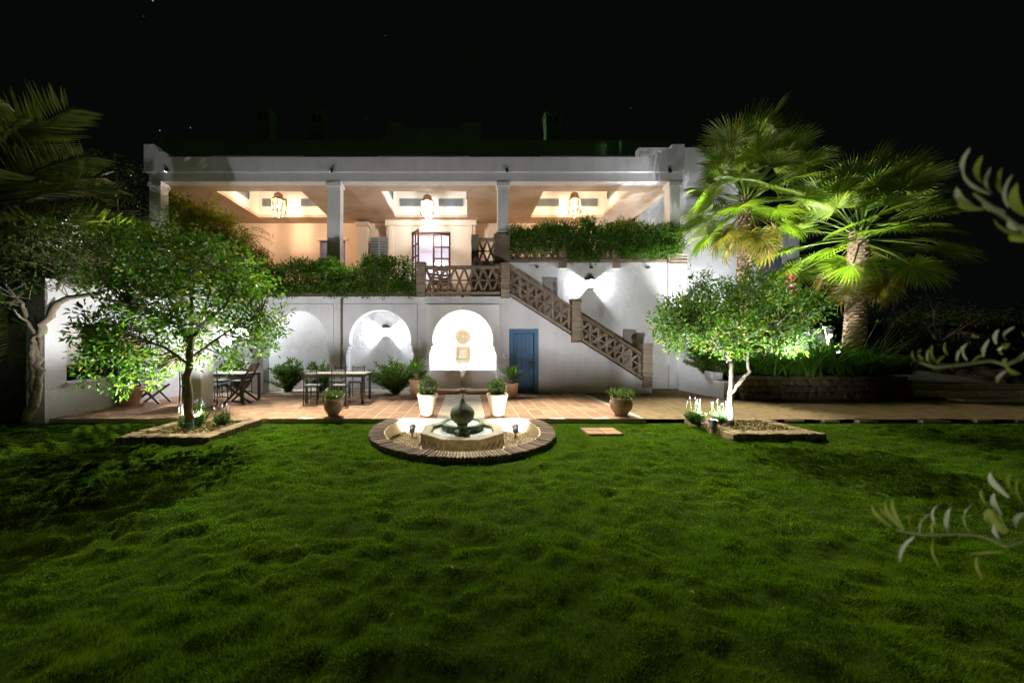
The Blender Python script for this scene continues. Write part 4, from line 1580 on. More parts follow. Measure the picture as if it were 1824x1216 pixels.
MB().add(vs, fs).build('pit_wall', M['pit'], ff, smooth=False)
xe = math.sqrt((RI - .02) ** 2 - (EDGE - .005 - FY) ** 2)
MB().box(FX - 1.46, FX + 1.46, EDGE - .014, EDGE - .001, -.30, -.012).build('pit_back', M['pit'], ff)
# pit floor with gravel at the sides
MB().lathe([(.001, -.262), (RI - .02, -.262), (RI - .02, -.30)], (FX, FY, 0), 48).build('pit_floor', M['stone_slab'], ff)
pts = []
while len(pts) < 5200:
    r, a = RI * math.sqrt(random.random()), random.random() * 2 * PI
    x, y = r * math.cos(a), r * math.sin(a)
    if r < RI - .04 and y < EDGE - FY - .03 and abs(x) > .72 - .25 * (y > .2) and y > -.75 + random.gauss(0, .08):
        pts.append((FX + x, FY + y, -.262 + random.random() * .035))
pts = np.array(pts)
tet = np.array([(1, 0, -.5), (-.5, .87, -.5), (-.5, -.87, -.5), (.1, .1, .9), (0.3, -.3, -.9)])
sc = RNG.uniform(.007, .017, (len(pts), 1, 1)) * RNG.uniform(.6, 1.3, (len(pts), 1, 3))
q = RNG.normal(size=(len(pts), 3, 3)); q, _ = np.linalg.qr(q)
gv = (np.einsum('nij,kj->nki', q, tet) * sc + pts[:, None, :]).reshape(-1, 3)
tf = np.array([(0, 1, 3), (1, 2, 3), (2, 0, 3), (1, 0, 4), (2, 1, 4), (0, 2, 4)])
gf = (np.arange(len(pts))[:, None, None] * 5 + tf[None]).reshape(-1, 3)
np_mesh('gravel', gv, gf, M['gravel'], ff, kind='stuff')
# octagonal basin
BX, BY, BR = FX, 5.80, .68
oct_ = lambda R: [(BX + R / math.cos(PI / 8) * math.cos(PI / 8 + k * PI / 4), BY + R / math.cos(PI / 8) * math.sin(PI / 8 + k * PI / 4)) for k in range(8)]
vs, fs = [], []
for R, z in ((BR - .015, -.27), (BR - .005, -.02), (BR, -.015), (BR, .012), (BR - .012, .02), (BR - .15, .02), (BR - .165, .008), (BR - .165, -.13)):
    vs += [(x, y, z) for x, y in oct_(R)]
for j in range(7):
    for k in range(8):
        a, c = j * 8 + k, j * 8 + (k + 1) % 8
        fs.append((a, c, c + 8, a + 8))
fs.append(tuple(7 * 8 + k for k in range(8)))
MB().add(vs, fs).build('basin', M['basin_stone'], ff, bevel=.004)
# carved zigzag on the basin's sides
zz = MB()
oc = oct_(BR - .004)
for k in range(8):
    p, q_ = Vector((*oc[k], 0)), Vector((*oc[(k + 1) % 8], 0))
    m = 8
    for j in range(m):
        a = p.lerp(q_, j / m); c = p.lerp(q_, (j + 1) / m)
        za, zb_ = (-.19, -.08) if j % 2 == 0 else (-.08, -.19)
        a.z, c.z = za, zb_
        zz.bar(a, c, .022, .012)
zz.build('carved_zigzag', M['basin_stone'], ff)
gxs = np.linspace(-.53, .53, 54)
X, Y = np.meshgrid(gxs, gxs, indexing='ij')
rr_ = np.hypot(X, Y)
Zw = -.035 + .006 * np.sin(rr_ * 70) * np.exp(-rr_ * 2) + (vnoise(X * 22 + 5, Y * 22 + 5) - .5) * .022
i = np.arange(X.size).reshape(X.shape)
qq = np.stack([i[:-1, :-1], i[1:, :-1], i[1:, 1:], i[:-1, 1:]], -1).reshape(-1, 4)
mc = np.maximum(np.maximum(np.abs(X), np.abs(Y)), (np.abs(X) + np.abs(Y)) / 1.414)[:-1, :-1].ravel()
np_mesh('water', np.stack([X + BX, Y + BY, Zw], -1).reshape(-1, 3), qq[mc < .515], M['water'], ff, smooth=True)
# raised dish at the back of the basin
vs, fs = [], []
for R, z in ((.37, -.12), (.385, .06), (.385, .075), (.37, .085), (.32, .085), (.31, .06)):
    vs += [(BX + R * math.cos(2 * PI * (k + .5) / 12), 6.02 + R * math.sin(2 * PI * (k + .5) / 12), z) for k in range(12)]
for j in range(5):
    for k in range(12):
        a, c = j * 12 + k, j * 12 + (k + 1) % 12
        fs.append((a, c, c + 12, a + 12))
fs.append(tuple(5 * 12 + k for k in range(12)))
MB().add(vs, fs).build('dish', M['moss_stone'], ff)
MB().lathe([(.001, .068), (.30, .068), (.305, .062)], (BX, 6.02, 0), 20).build('dish_water', M['water'], ff)
# pedestal and bud shaped finial
MB().lathe([(.14, -.14), (.14, .03), (.10, .045), (.085, .06), (.08, .11), (.10, .13), (.10, .15), (.075, .165)], (BX, 5.62, 0), 8, .5).build('pedestal', M['moss_stone'], ff)
n, fs, vs = 36, [], []
prof = [(.07, .155), (.13, .175), (.175, .215), (.20, .265), (.205, .31), (.195, .355), (.165, .40), (.12, .445), (.075, .485), (.035, .53), (.02, .565), (.012, .575)]
for j, (r, z) in enumerate(prof):
    for k in range(n):
        a = 2 * PI * k / n
        lob = 1 + .035 * math.cos(8 * a + (j % 2) * PI) + random.uniform(-.035, .035)
        vs.append((BX + r * lob * math.cos(a), 5.62 + r * lob * math.sin(a), z))
for j in range(len(prof) - 1):
    for k in range(n):
        a, c = j * n + k, j * n + (k + 1) % n
        fs.append((a, c, c + n, a + n))
fs.append(tuple((len(prof) - 1) * n + k for k in range(n)))
MB().add(vs, fs).build('finial', M['moss_stone'], ff, smooth=2)
MB().tube([(BX, 5.62, .55), (BX + .002, 5.62, .60), (BX - .002, 5.62, .645)], [.016, .021, .012], 10).build('water_jet', M['water'], ff, smooth=2)
for sx, lab, aimx in ((PX(735, 6.25), 'silver spotlight in the gravel left of the octagonal basin', -1.2), (PX(918, 6.25), 'silver spotlight in the gravel right of the octagonal basin', 1.1)):
    garden_spot(lab, (sx, 6.22, -.20), (aimx, 11.0, 2.6), POW['pit'], COOL, 150, .07, 'fountain spotlights')

# ================================================================ brick edged tree beds
def tree_bed(k, label):
    x0, x1, y0, y1 = BEDS[k]
    t = thing('tree_bed', label, 'planter', ((x0 + x1) / 2, (y0 + y1) / 2, ZL), group='brick edged tree beds')
    pit = .074
    me = MB().box(-pit / 2 + .004, pit / 2 - .004, -.115, .115, -.14, .0).mesh('brick', M['brick_bed'], bevel=.007)
    zt = .02
    m = int(round((x1 - x0) / pit))
    for j in range(m):
        x = x0 + (j + .5) * (x1 - x0) / m
        for y in (y0 + .115, y1 - .115):
            place('brick', me, t, (x, y, zt + random.gauss(0, .004)), (random.gauss(0, .02), random.gauss(0, .015), random.gauss(0, .02)))
    m = int(round((y1 - y0 - .46) / pit))
    for j in range(m):
        y = y0 + .23 + (j + .5) * (y1 - y0 - .46) / m
        for x in (x0 + .115, x1 - .115):
            place('brick', me, t, (x, y, zt + random.gauss(0, .004)), (random.gauss(0, .02), random.gauss(0, .015), PI / 2 + random.gauss(0, .02)))
    MB().box(x0 + .2, x1 - .2, y0 + .2, y1 - .2, -.12, -.022).build('soil', M['bedsoil'], t)
    n = 900
    c = np.stack([RNG.uniform(x0 + .22, x1 - .22, n), RNG.uniform(y0 + .22, y1 - .22, n), RNG.uniform(-.02, .025, n)], -1)
    d = RNG.normal(size=c.shape); d[:, 2] *= .35
    v, f = leaves(c, d, RNG.uniform(.03, .075, n), RNG.uniform(.015, .03, n))
    np_mesh('leaf_litter', v, f, M['litter'], t, kind='stuff')
    return t


tree_bed(0, 'square brick edged bed with leaf litter round the left citrus tree')
tree_bed(1, 'square brick edged bed with leaf litter round the right citrus tree')

# ================================================================ tables and chairs


def metal_chair(label, x, y, rz, group):
    t = thing('metal_chair', label, 'chair', (0, 0, 0), 0, group)
    m = M['dark_metal']
    w, d, sh, bh = .33, .36, .44, .87
    for sx in (-1, 1):
        MB().tube([(sx * w / 2, d / 2, 0), (sx * (w / 2 - .01), d / 2, sh)], [.011, .014], 7).build('leg', m, t)
        MB().tube([(sx * w / 2, -d / 2 - .03, 0), (sx * w / 2, -d / 2, sh), (sx * (w / 2 - .005), -d / 2 - .03, bh), (sx * (w / 2 - .005), -d / 2 - .032, bh + .025)], [.012, .014, .013, .008], 7).build('back_leg', m, t)
        MB().tube([(sx * w / 2, d / 2, .17), (sx * w / 2, -d / 2 - .018, .17)], .008, 6).build('stretcher', m, t)
    for yy, z in ((d / 2, .14), (d / 2, .27), (-d / 2 - .02, .14)):
        MB().tube([(-w / 2, yy, z), (w / 2, yy, z)], .008, 6).build('stretcher', m, t)
    for z in (.62, .66, .80, .84):
        yb = -d / 2 - .03 * (z - sh) / (bh - sh)
        MB().tube([(-w / 2, yb, z), (w / 2, yb, z)], .009, 6).build('back_rail', m, t)
    for k in range(5):
        xx = -w / 2 + w * (k + 1) / 6
        MB().tube([(xx, -d / 2 - .014, .66), (xx, -d / 2 - .026, .80)], .006, 5).build('spindle', m, t)
    MB().box(-w / 2 - .01, w / 2 + .01, -d / 2, d / 2 + .01, sh - .005, sh + .015).build('seat', m, t)
    MB().box(-w / 2, w / 2, -d / 2 + .012, d / 2 + .015, sh + .016, sh + .052).build('cushion', M['cushion'], t, bevel=.014)
    t.location = (x, y, 0)
    t.rotation_euler = (0, 0, rz)
    return t


def table(label, x0, x1, y0, y1, h, m_top, m_leg, round_=False):
    t = thing('garden_table', label, 'table', ((x0 + x1) / 2, (y0 + y1) / 2, 0))
    n = 5
    w = (y1 - y0) / n
    for k in range(n):
        MB().box(x0 - .02, x1 + .02, y0 + k * w + .003, y0 + (k + 1) * w - .003, h - .028, h + random.uniform(-.001, .001)).build('plank', m_top, t, bevel=.004)
    b = MB()
    b.box(x0 + .05, x1 - .05, y0 + .02, y0 + .045, h - .09, h - .029); b.box(x0 + .05, x1 - .05, y1 - .045, y1 - .02, h - .09, h - .029)
    b.box(x0 + .02, x0 + .045, y0 + .05, y1 - .05, h - .09, h - .029); b.box(x1 - .045, x1 - .02, y0 + .05, y1 - .05, h - .09, h - .029)
    b.build('apron', m_leg, t)
    for x in (x0, x1 - .055):
        for y in (y0, y1 - .055):
            MB().box(x, x + .055, y, y + .055, 0, h - .0285).build('leg', m_leg, t, bevel=.004)
    return t


TY0, TY1, TH = 8.44, 9.12, .745
ta = table('long dark table with slim metal legs in front of the two open arches', -4.06, -2.60, TY0, TY1, TH, M['wood_top'], M['dark_metal'])
CG = 'metal chairs round the right table'
ch = metal_chair('dark metal chair with its back to the lawn, leftmost at the right table', PX(560, 8.38), 8.36, .0, CG)
dup(ch, (PX(609, 8.38), 8.34, 0), .05, 'dark metal chair with its back to the lawn behind the small potted bush', CG)
dup(ch, (PX(600, 9.3), 9.34, 0), PI - .06, 'dark metal chair on the wall side of the table below the downpipe', CG)
dup(ch, (PX(635, 9.3), 9.32, 0), PI + .05, 'dark metal chair on the wall side of the table below the arch lantern', CG)
tb = table('long dark table standing partly behind the left citrus tree', -7.15, -5.62, TY0, TY1 + .05, TH, M['wood_top'], M['dark_metal'])
CG2 = 'metal chairs round the left table'
dup(ch, (PX(385, 8.38), 8.38, 0), .03, 'dark metal chair in front of the table behind the tree', CG2)
dup(ch, (PX(345, 8.38), 8.36, 0), -.04, 'dark metal chair half hidden behind the pale post', CG2)
dup(ch, (PX(430, 9.4), 9.4, 0), PI, 'dark metal chair at the far side of the table behind the tree', CG2)
dup(ch, (PX(392, 9.4), 9.42, 0), PI + .04, 'dark metal chair at the far side of the left table seen through foliage', CG2)


def folding_chair(label, x, y, rz):
    t = thing('folding_chair', label, 'chair', (0, 0, 0), 0, 'wooden folding chairs')
    m = M['wood_dark']
    for sx in (-.2, .2):
        MB().bar((sx, -.34, 0), (sx, .25, .46), .03, .05, up=(0, 1, 0)).build('leg', m, t)
        MB().bar((sx * .9, .30, 0), (sx * .9, -.10, .42), .03, .045, up=(0, 1, 0)).build('leg', m, t)
        MB().bar((sx, -.08, .40), (sx, -.36, 1.0), .03, .045, up=(0, 1, 0)).build('back_post', m, t)
        MB().bar((sx * 1.1, -.22, .64), (sx * 1.1, .22, .63), .045, .025).build('armrest', m, t)
    for k in range(7):
        yy = -.12 + k * .06
        MB().box(-.185, .185, yy - .024, yy + .024, .425, .443).build('seat_slat', m, t, bevel=.004)
    for k in range(9):
        tt = k / 8
        p = Vector((0, -.115, .48)).lerp(Vector((0, -.345, .97)), tt)
        MB().bar(p + Vector((-.185, 0, 0)), p + Vector((.185, 0, 0)), .018, .042, up=(0, -.42, .9)).build('back_slat', m, t)
    t.location = (x, y, 0)
    t.rotation_euler = (0, 0, rz)
    return t


folding_chair('slatted dark wood folding chair at the right end of the left table', PX(439, 8.85), 8.62, math.radians(98))
folding_chair('slatted dark wood folding chair at the far left end beside the white wall', PX(300, 8.9), 8.45, math.radians(-84))


def wood_chair(label, x, y, z, rz):
    t = thing('wooden_chair', label, 'chair', (0, 0, 0), 0, 'terrace wooden chairs')
    m = M['wood_warm']
    for sx in (-.2, .2):
        MB().box(sx - .02, sx + .02, .16, .20, 0, .42).build('leg', m, t)
        MB().box(sx - .02, sx + .02, -.2, -.16, 0, .95).build('back_leg', m, t)
    MB().box(-.22, .22, -.155, .22, .421, .45).build('seat', m, t)
    for k in range(4):
        MB().box(-.179, .179, -.19, -.17, .55 + k * .105, .62 + k * .105).build('back_slat', m, t)
    t.location = (x, y, z)
    t.rotation_euler = (0, 0, rz)
    return t


wood_chair('warm wooden chair behind the balustrade just right of the brick pier', PX(772, 11.6), 11.6, 2.945, .5)
wood_chair('warm wooden chair behind the balustrade in front of the glazed door leaf', PX(797, 11.7), 11.75, 2.945, -.4)
wood_chair('warm wooden chair top showing above the hedge beside the louvred shutters', PX(708, 11.8), 11.8, 2.945, PI)

# ================================================================ pots


def pot_mesh(b, x, y, H_, Rt, Rb, rim=.04, belly=None):
    if belly:
        prof = [(Rb, 0), (Rb * 1.25, H_ * .12), (belly * .93, H_ * .42), (belly, H_ * .66), (belly * .93, H_ * .82), (Rt * .93, H_ * .90), (Rt, H_ * .93), (Rt * 1.04, H_ * .97), (Rt, H_), (Rt - .03, H_), (Rt - .035, H_ * .88), (.001, H_ * .88)]
    else:
        prof = [(Rb, 0), (Rb + (Rt - Rb) * .45, H_ * .45), (Rt * .955, H_ * .84), (Rt * .96, H_ * .85), (Rt * 1.03, H_ * .865), (Rt * 1.05, H_ * .98), (Rt * 1.02, H_), (Rt - .03, H_), (Rt - .04, H_ * .9), (.001, H_ * .9)]
    return b.lathe(prof, (x, y, 0), 32)


def pot(label, x, y, H_, Rt, Rb, m, belly=None, name='flower_pot', group=None, mat_soil=True):
    t = thing(name, label, 'pot', (x, y, 0), group=group)
    pot_mesh(MB(), x, y, H_, Rt, Rb, belly=belly).build('vessel', m, t, smooth=True)
    MB().lathe([(.001, H_ * .905), (Rt - .042, H_ * .902)], (x, y, 0), 20, close=False).build('soil', M['soil'], t)
    return t


PG = 'ball topiary pots beside the runnel'
p1 = pot('pale terracotta pot left of the runnel holding a clipped ball bush', PX(761, 7.0), 7.0, .45, .205, .13, M['terracotta_pale'], group=PG)
p2 = pot('pale terracotta pot right of the runnel holding a clipped ball bush', PX(886, 7.0), 7.0, .45, .215, .13, M['terracotta_pale'], group=PG)
p3 = pot('tall orange terracotta pot standing against the left jamb of the niche', PX(741, 9.35), 9.35, .50, .185, .15, M['terracotta'])
p4 = pot('orange terracotta pot standing in front of the blue door', PX(911, 9.4), 9.4, .40, .19, .15, M['terracotta'])
p5 = pot('small round bellied clay urn in front of the metal table', PX(594, 6.93), 6.93, .36, .165, .09, M['urn'], .19, 'clay_urn')
p6 = pot('larger round bellied clay urn in front of the stair wall', PX(1106, 7.0), 7.0, .37, .205, .11, M['urn'], .225, 'clay_urn')
p7 = pot('wide terracotta pot standing against the left garden wall below the window', PX(231, 8.1), 8.1, .46, .26, .17, M['terracotta'])
# ================================================================ plants


def rot_dir(phi, el, roll=0):
    """matrix that turns local +X into the direction (phi, el)"""
    return Matrix.Rotation(phi, 4, 'Z') @ Matrix.Rotation(-el, 4, 'Y') @ Matrix.Rotation(roll, 4, 'X')


def foliage(name, parts, m, parent, kind='stuff'):
    vs, fs, n = [], [], 0
    for v, f in parts:
        vs.append(v); fs.append(f + n); n += len(v)
    return np_mesh(name, np.concatenate(vs), np.concatenate(fs), m, parent, kind)


def ball_bush(parent, c, R, sq=1.0, n=900, m='box', name='bush'):
    d = unit(RNG.normal(size=(n, 3)))
    r = R * (1 + (vnoise(d[:, 0] * 3 + 9, d[:, 1] * 3 + 9, d[:, 2] * 3 + 5) - .5) * .25) * RNG.uniform(.82, 1.0, n)
    p = np.array(c) + d * r[:, None] * np.array([1, 1, sq])
    o = foliage(name, [leaves(p, d + RNG.normal(size=d.shape) * .7, RNG.uniform(.03, .05, n), RNG.uniform(.018, .028, n))], M[m], parent)
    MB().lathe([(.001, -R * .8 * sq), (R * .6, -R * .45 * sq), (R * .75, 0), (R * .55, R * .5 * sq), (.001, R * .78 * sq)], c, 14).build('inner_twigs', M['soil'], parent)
    return o


def plant(name, label, loc, group=None, cat='plant'):
    return thing(name, label, cat, loc, group=group)


t = plant('ball_bush', 'clipped ball bush in the pale pot left of the runnel', (p1.location.x, 7.0, .42)); ball_bush(t, (p1.location.x + .01, 7.0, .60), .185)
t = plant('ball_bush', 'looser clipped ball bush in the pale pot right of the runnel', (p2.location.x, 7.0, .42)); ball_bush(t, (p2.location.x - .01, 7.0, .58), .175, .95, 900)


def cycas(label, x, y, z, n, L, trunk):
    t = plant('potted_palm', label, (x, y, z))
    MB().tube([(x, y, z - .04), (x, y, z + trunk)], [.05, .06], 9, .15).build('trunk', M['bark_dark'], t)
    fr = MB()
    for k in range(14):
        s = .05 + k * .07
        for sg in (-1, 1):
            a = sg * math.radians(62 - 26 * k / 14)
            l = .30 * math.sin(PI * (.15 + .8 * (1 - k / 15))) + .05
            p = Vector((s, 0, .30 * s - .42 * s * s)); q = p + Vector((math.cos(a) * l, math.sin(a) * l, -.05 * l))
            nrm = Vector((0, 0, 1)).cross((q - p).normalized()) * .022
            fr.add([p, p.lerp(q, .5) + nrm, q, p.lerp(q, .5) - nrm], [(0, 1, 2), (0, 2, 3)])
    fr.tube([(s, 0, .30 * s - .42 * s * s) for s in (0, .25, .5, .75, 1.0)], [.012, .01, .008, .006, .003], 4)
    me = fr.mesh('frond', M['shrub'])
    for k in range(n):
        s = L * random.uniform(.75, 1.1)
        place('frond', me, t, (x, y, z + trunk - .01), rot_dir(k * 2.4, math.radians(random.uniform(8, 70)), random.gauss(0, .2)).to_euler(), (s, s, s))


cycas('leafy potted palm in the tall pot beside the left jamb of the niche', p3.location.x, 9.35, .47, 22, .44, .22)
cycas('leafy potted palm in the pot before the blue door', p4.location.x, 9.4, .37, 20, .42, .12)


def small_bush(label, x, y, z, R, h, n, m='box'):
    t = plant('potted_bush', label, (x, y, z))
    st = MB(); cs = []
    for k in range(26):
        a, r = random.random() * 2 * PI, R * math.sqrt(random.random())
        tip = (x + r * math.cos(a), y + r * math.sin(a), z + h * random.uniform(.55, 1) * (1 - .35 * r / R))
        st.tube([(x + r * .3 * math.cos(a), y + r * .3 * math.sin(a), z - .03), tip], [.004, .002], 4)
        for f in (.5, .75, 1.0):
            cs.append(Vector((x + r * .3 * math.cos(a), y + r * .3 * math.sin(a), z - .03)).lerp(Vector(tip), f))
    st.build('stems', M['bark_dark'], t)
    foliage('foliage', [crown_leaves(np.array(cs), n // len(cs) + 1, .045, .05, .024, lift=.5)], M[m], t)


small_bush('small leafy bush growing in the small clay urn', p5.location.x, 6.93, .33, .20, .21, 520)
small_bush('bright leafy bush growing in the larger clay urn', p6.location.x, 7.0, .34, .24, .25, 620)
small_bush('dark leafy bush in the wide pot against the left wall', p7.location.x, 8.1, .42, .30, .50, 700, 'citrus')


# ---- trees with limbs and leaf clumps
def limb_tree(name, label, base, limbs, clusters, per, crad, L, Wd, m_leaf_, m_bark, group=None, cat='tree', trunk_r=.06, twig=True, jitter=.08, wob=.22):
    """limbs: list of (points, radii), the first is the trunk; every leaf cluster is tied by a twig to the nearest limb point"""
    t = thing(name, label, cat, base, group=group)
    pts = []
    for i, (ps, rs) in enumerate(limbs):
        ps = [Vector(p) for p in ps]
        fine, fr = [], []
        for a in range(len(ps) - 1):
            for s in range(4):
                f = s / 4
                q = ps[a].lerp(ps[a + 1], f)
                if 0 < a + f:
                    q = q + Vector((random.gauss(0, 1), random.gauss(0, 1), 0)) * rs[a] * wob
                fine.append(q); fr.append(rs[a] + (rs[a + 1] - rs[a]) * f)
        fine.append(ps[-1]); fr.append(rs[-1])
        MB().tube(fine, fr, 9, jitter).build('trunk' if i == 0 else 'branch', M[m_bark], t, smooth=2)
        if i > 0 or len(limbs) == 1:
            pts += fine[2:]
    cl = np.array([tuple(c) for c in clusters])
    if twig:
        P_ = np.array([tuple(p) for p in pts])
        b = MB()
        for c in cl:
            d = np.linalg.norm(P_ - c, axis=1) + np.maximum(0, P_[:, 2] - c[2]) * .8
            q = P_[d.argmin()]
            mid = (q + c) / 2 + RNG.normal(size=3) * .06 + np.array([0, 0, -.03])
            b.tube([q, mid, c], [.011, .007, .003], 4, cap=False)
        b.build('twigs', M[m_bark], t, kind='stuff')
    foliage('foliage', [crown_leaves(cl, per, crad, L, Wd)], M[m_leaf_], t)
    return t


def crown_points(c, rad, n, hole=.35, skew=None, seed_off=0, flat=0.0, thr=.40):
    """cluster centres in an uneven crown: more towards the shell, with gaps"""
    out = []
    c, rad = np.array(c), np.array(rad)
    while len(out) < n:
        p = rand_in_ball(1)[0]
        r = np.linalg.norm(p)
        if r < hole and random.random() < .75:
            continue
        if vnoise(np.array([p[0] * 1.9 + 11 + seed_off]), np.array([p[1] * 1.9 + 7]), np.array([p[2] * 1.9 + 5]))[0] < thr - .12 * r:
            continue
        if flat and p[2] < -flat:
            continue
        out.append(c + p * rad)
    return np.array(out)


# left citrus tree
lb = Vector((PX(335, 5.85), 5.85, -.03))
Y_ = 5.85
lf = [
    ([lb, P(336, 720, Y_), P(337, 660, Y_), P(338, 622, Y_)], [.078, .062, .055, .052]),
    ([P(338, 625, Y_), P(352, 585, Y_ - .1), P(368, 540, Y_ - .2), P(385, 480, Y_ - .3)], [.045, .032, .02, .008]),
    ([P(338, 625, Y_), P(325, 580, Y_ + .15), P(300, 530, Y_ + .3), P(280, 470, Y_ + .4)], [.042, .03, .02, .008]),
    ([P(338, 620, Y_), P(342, 560, Y_ + .2), P(338, 500, Y_ + .3), P(345, 430, Y_ + .3)], [.04, .03, .02, .008]),
    ([P(337, 640, Y_), P(375, 612, Y_ - .1), P(420, 580, Y_ - .15), P(465, 560, Y_ - .1)], [.03, .022, .015, .006]),
    ([P(337, 650, Y_), P(295, 620, Y_ - .2), P(245, 600, Y_ - .3), P(200, 600, Y_ - .2)], [.03, .022, .015, .006]),
    ([P(352, 585, Y_), P(400, 545, Y_ - .5), P(420, 510, Y_ - .7)], [.025, .016, .006]),
    ([P(325, 580, Y_), P(270, 560, Y_ - .5), P(230, 540, Y_ - .8)], [.025, .016, .006]),
]
c1 = np.concatenate([crown_points(P(335, 545, Y_), (1.50, 1.25, 1.28), 225, .4, seed_off=1),
                     crown_points(P(265, 610, Y_ - .1), (1.02, .9, .82), 64, .3, seed_off=3),
                     crown_points(P(440, 570, Y_), (.55, .6, .75), 55, .3, seed_off=5),
                     crown_points(P(225, 640, Y_ - .1), (.62, .6, .55), 36, .2, seed_off=8),
                     crown_points(P(300, 440, Y_ + .2), (.85, .7, .5), 40, .3, seed_off=9)])
# keep the sight line to the tables and the trunk freer
c1 = np.array([c for c in c1 if not (c[0] < PX(208, Y_) and c[2] < PZ(555, Y_) and c[2] > PZ(668, Y_)) and not (c[2] < PZ(650, Y_) and c[0] > PX(300, Y_))])
lt = limb_tree('citrus_tree', 'bushy citrus tree with large dark crown in the left brick bed', lb, lf, c1, 27, .17, .095, .042, 'citrus', 'bark_dark', 'citrus trees in brick beds')
MB().tube([P(335, 766, Y_), P(335, 752, Y_)], [.085, .082], 14).build('trunk_band', M['tape'], lt)
# right citrus tree
Y_ = 6.05
rb_ = Vector((PX(1301, 6.05), 6.05, -.03))
rf = [
    ([rb_, P(1300, 720, Y_), P(1302, 680, Y_), P(1304, 640, Y_)], [.052, .042, .036, .034]),
    ([P(1304, 642, Y_), P(1285, 625, Y_), P(1262, 600, Y_ - .1), P(1225, 575, Y_ - .15)], [.032, .025, .016, .006]),
    ([P(1302, 700, Y_), P(1321, 678, Y_ - .05), P(1334, 662, Y_ - .1), P(1334, 628, Y_ - .1), P(1352, 605, Y_ - .1), P(1378, 580, Y_ - .1), P(1400, 550, Y_)], [.030, .03, .028, .024, .02, .014, .006]),
    ([P(1334, 630, Y_ - .1), P(1312, 608, Y_ - .1), P(1300, 570, Y_), P(1300, 520, Y_ + .1)], [.02, .016, .012, .005]),
    ([P(1304, 640, Y_), P(1310, 590, Y_ + .2), P(1300, 540, Y_ + .3), P(1290, 500, Y_ + .3)], [.026, .02, .014, .005]),
    ([P(1262, 600, Y_), P(1235, 560, Y_ + .2), P(1220, 530, Y_ + .2)], [.016, .012, .005]),
    ([P(1352, 605, Y_), P(1395, 590, Y_ + .3), P(1425, 575, Y_ + .3)], [.016, .012, .005]),
]
c2 = np.concatenate([crown_points(P(1300, 555, Y_), (1.22, 1.0, .70), 210, .35, seed_off=21),
                     crown_points(P(1215, 580, Y_ - .05), (.50, .6, .45), 60, .2, seed_off=23),
                     crown_points(P(1400, 555, Y_), (.50, .6, .42), 46, .2, seed_off=25),
                     crown_points(P(1290, 610, Y_), (.55, .5, .26), 22, .2, seed_off=26)])
c2 = np.array([c for c in c2 if not (c[2] < PZ(615, Y_) and c[0] > PX(1318, Y_)) and not c[2] < PZ(652, Y_)])
rt = limb_tree('citrus_tree', 'slim citrus tree with pale forked trunk and round crown in the right brick bed', rb_, rf, c2, 26, .15, .082, .034, 'citrus', 'bark_lit', 'citrus trees in brick beds', jitter=.18)
MB().tube([P(1299, 736, Y_), P(1300, 722, Y_)], [.047, .045], 14).build('trunk_band', M['tape'], rt)
# their lamps
garden_spot('small spotlight hidden behind the left citrus trunk', (PX(347, 6.2), 6.22, -.03), (PX(345, 6.0), 5.95, 3), POW['tree_left'], WHITE, 165, .075, 'tree bed spotlights', blend=.25)
garden_spot('small dark spotlight standing in the litter left of the pale forked trunk', (PX(1271, 5.85), 5.85, -.03), (PX(1315, 6.3), 6.35, 3), POW['tree_right'], WHITE, 165, .075, 'tree bed spotlights', blend=.25)

# ---- gnarled tree at the far left
Y_ = 6.75
gb = P(50, 750, 6.45)
gl = [
    ([gb, P(62, 715, 6.45), P(66, 660, 6.5), P(64, 625, 6.6), P(66, 598, 6.6)], [.075, .07, .065, .07, .075]),
    ([P(58, 735, 6.45), P(54, 690, 6.4), P(58, 640, 6.5), P(62, 610, 6.6)], [.05, .045, .045, .05]),
    ([P(72, 740, 6.7), P(75, 690, 6.7), P(74, 640, 6.65), P(70, 600, 6.6)], [.04, .035, .04, .045]),
    ([P(68, 600, 6.6), P(85, 570, 6.6), P(100, 540, 6.55), P(125, 530, 6.5), P(175, 522, 6.4), P(215, 510, 6.3)], [.07, .06, .052, .042, .03, .012]),
    ([P(66, 600, 6.6), P(52, 575, 6.55), P(42, 545, 6.5), P(30, 530, 6.4)], [.05, .04, .03, .012]),
    ([P(68, 596, 6.6), P(66, 550, 6.7), P(62, 505, 6.8), P(70, 460, 6.9)], [.045, .035, .028, .012]),
    ([P(85, 570, 6.6), P(98, 525, 6.8), P(118, 480, 6.9), P(150, 430, 7.0)], [.035, .028, .02, .008]),
    ([P(52, 575, 6.55), P(30, 560, 6.3), P(26, 552, 6.2)], [.022, .016, .006]),
    ([P(175, 522, 6.4), P(200, 480, 6.7), P(230, 440, 7.0)], [.02, .014, .006]),
]
c3 = np.concatenate([crown_points(P(150, 455, 7.0), (1.55, 1.0, .62), 170, .2, seed_off=31),
                     crown_points(P(60, 500, 6.9), (.95, .8, .50), 70, .2, seed_off=33),
                     crown_points(P(245, 440, 7.3), (.8, .7, .55), 60, .2, seed_off=34),
                     crown_points(P(35, 520, 6.6), (.62, .5, .36), 46, .2, seed_off=36)])
c3 = np.array([c for c in c3 if c[2] > PZ(512, Y_) or c[0] < PX(75, Y_)])
limb_tree('gnarled_tree', 'gnarled many stemmed tree with one long branch across the white left wall', gb, gl, c3, 26, .19, .10, .036, 'carob', 'bark_pale', jitter=.2, wob=.34)

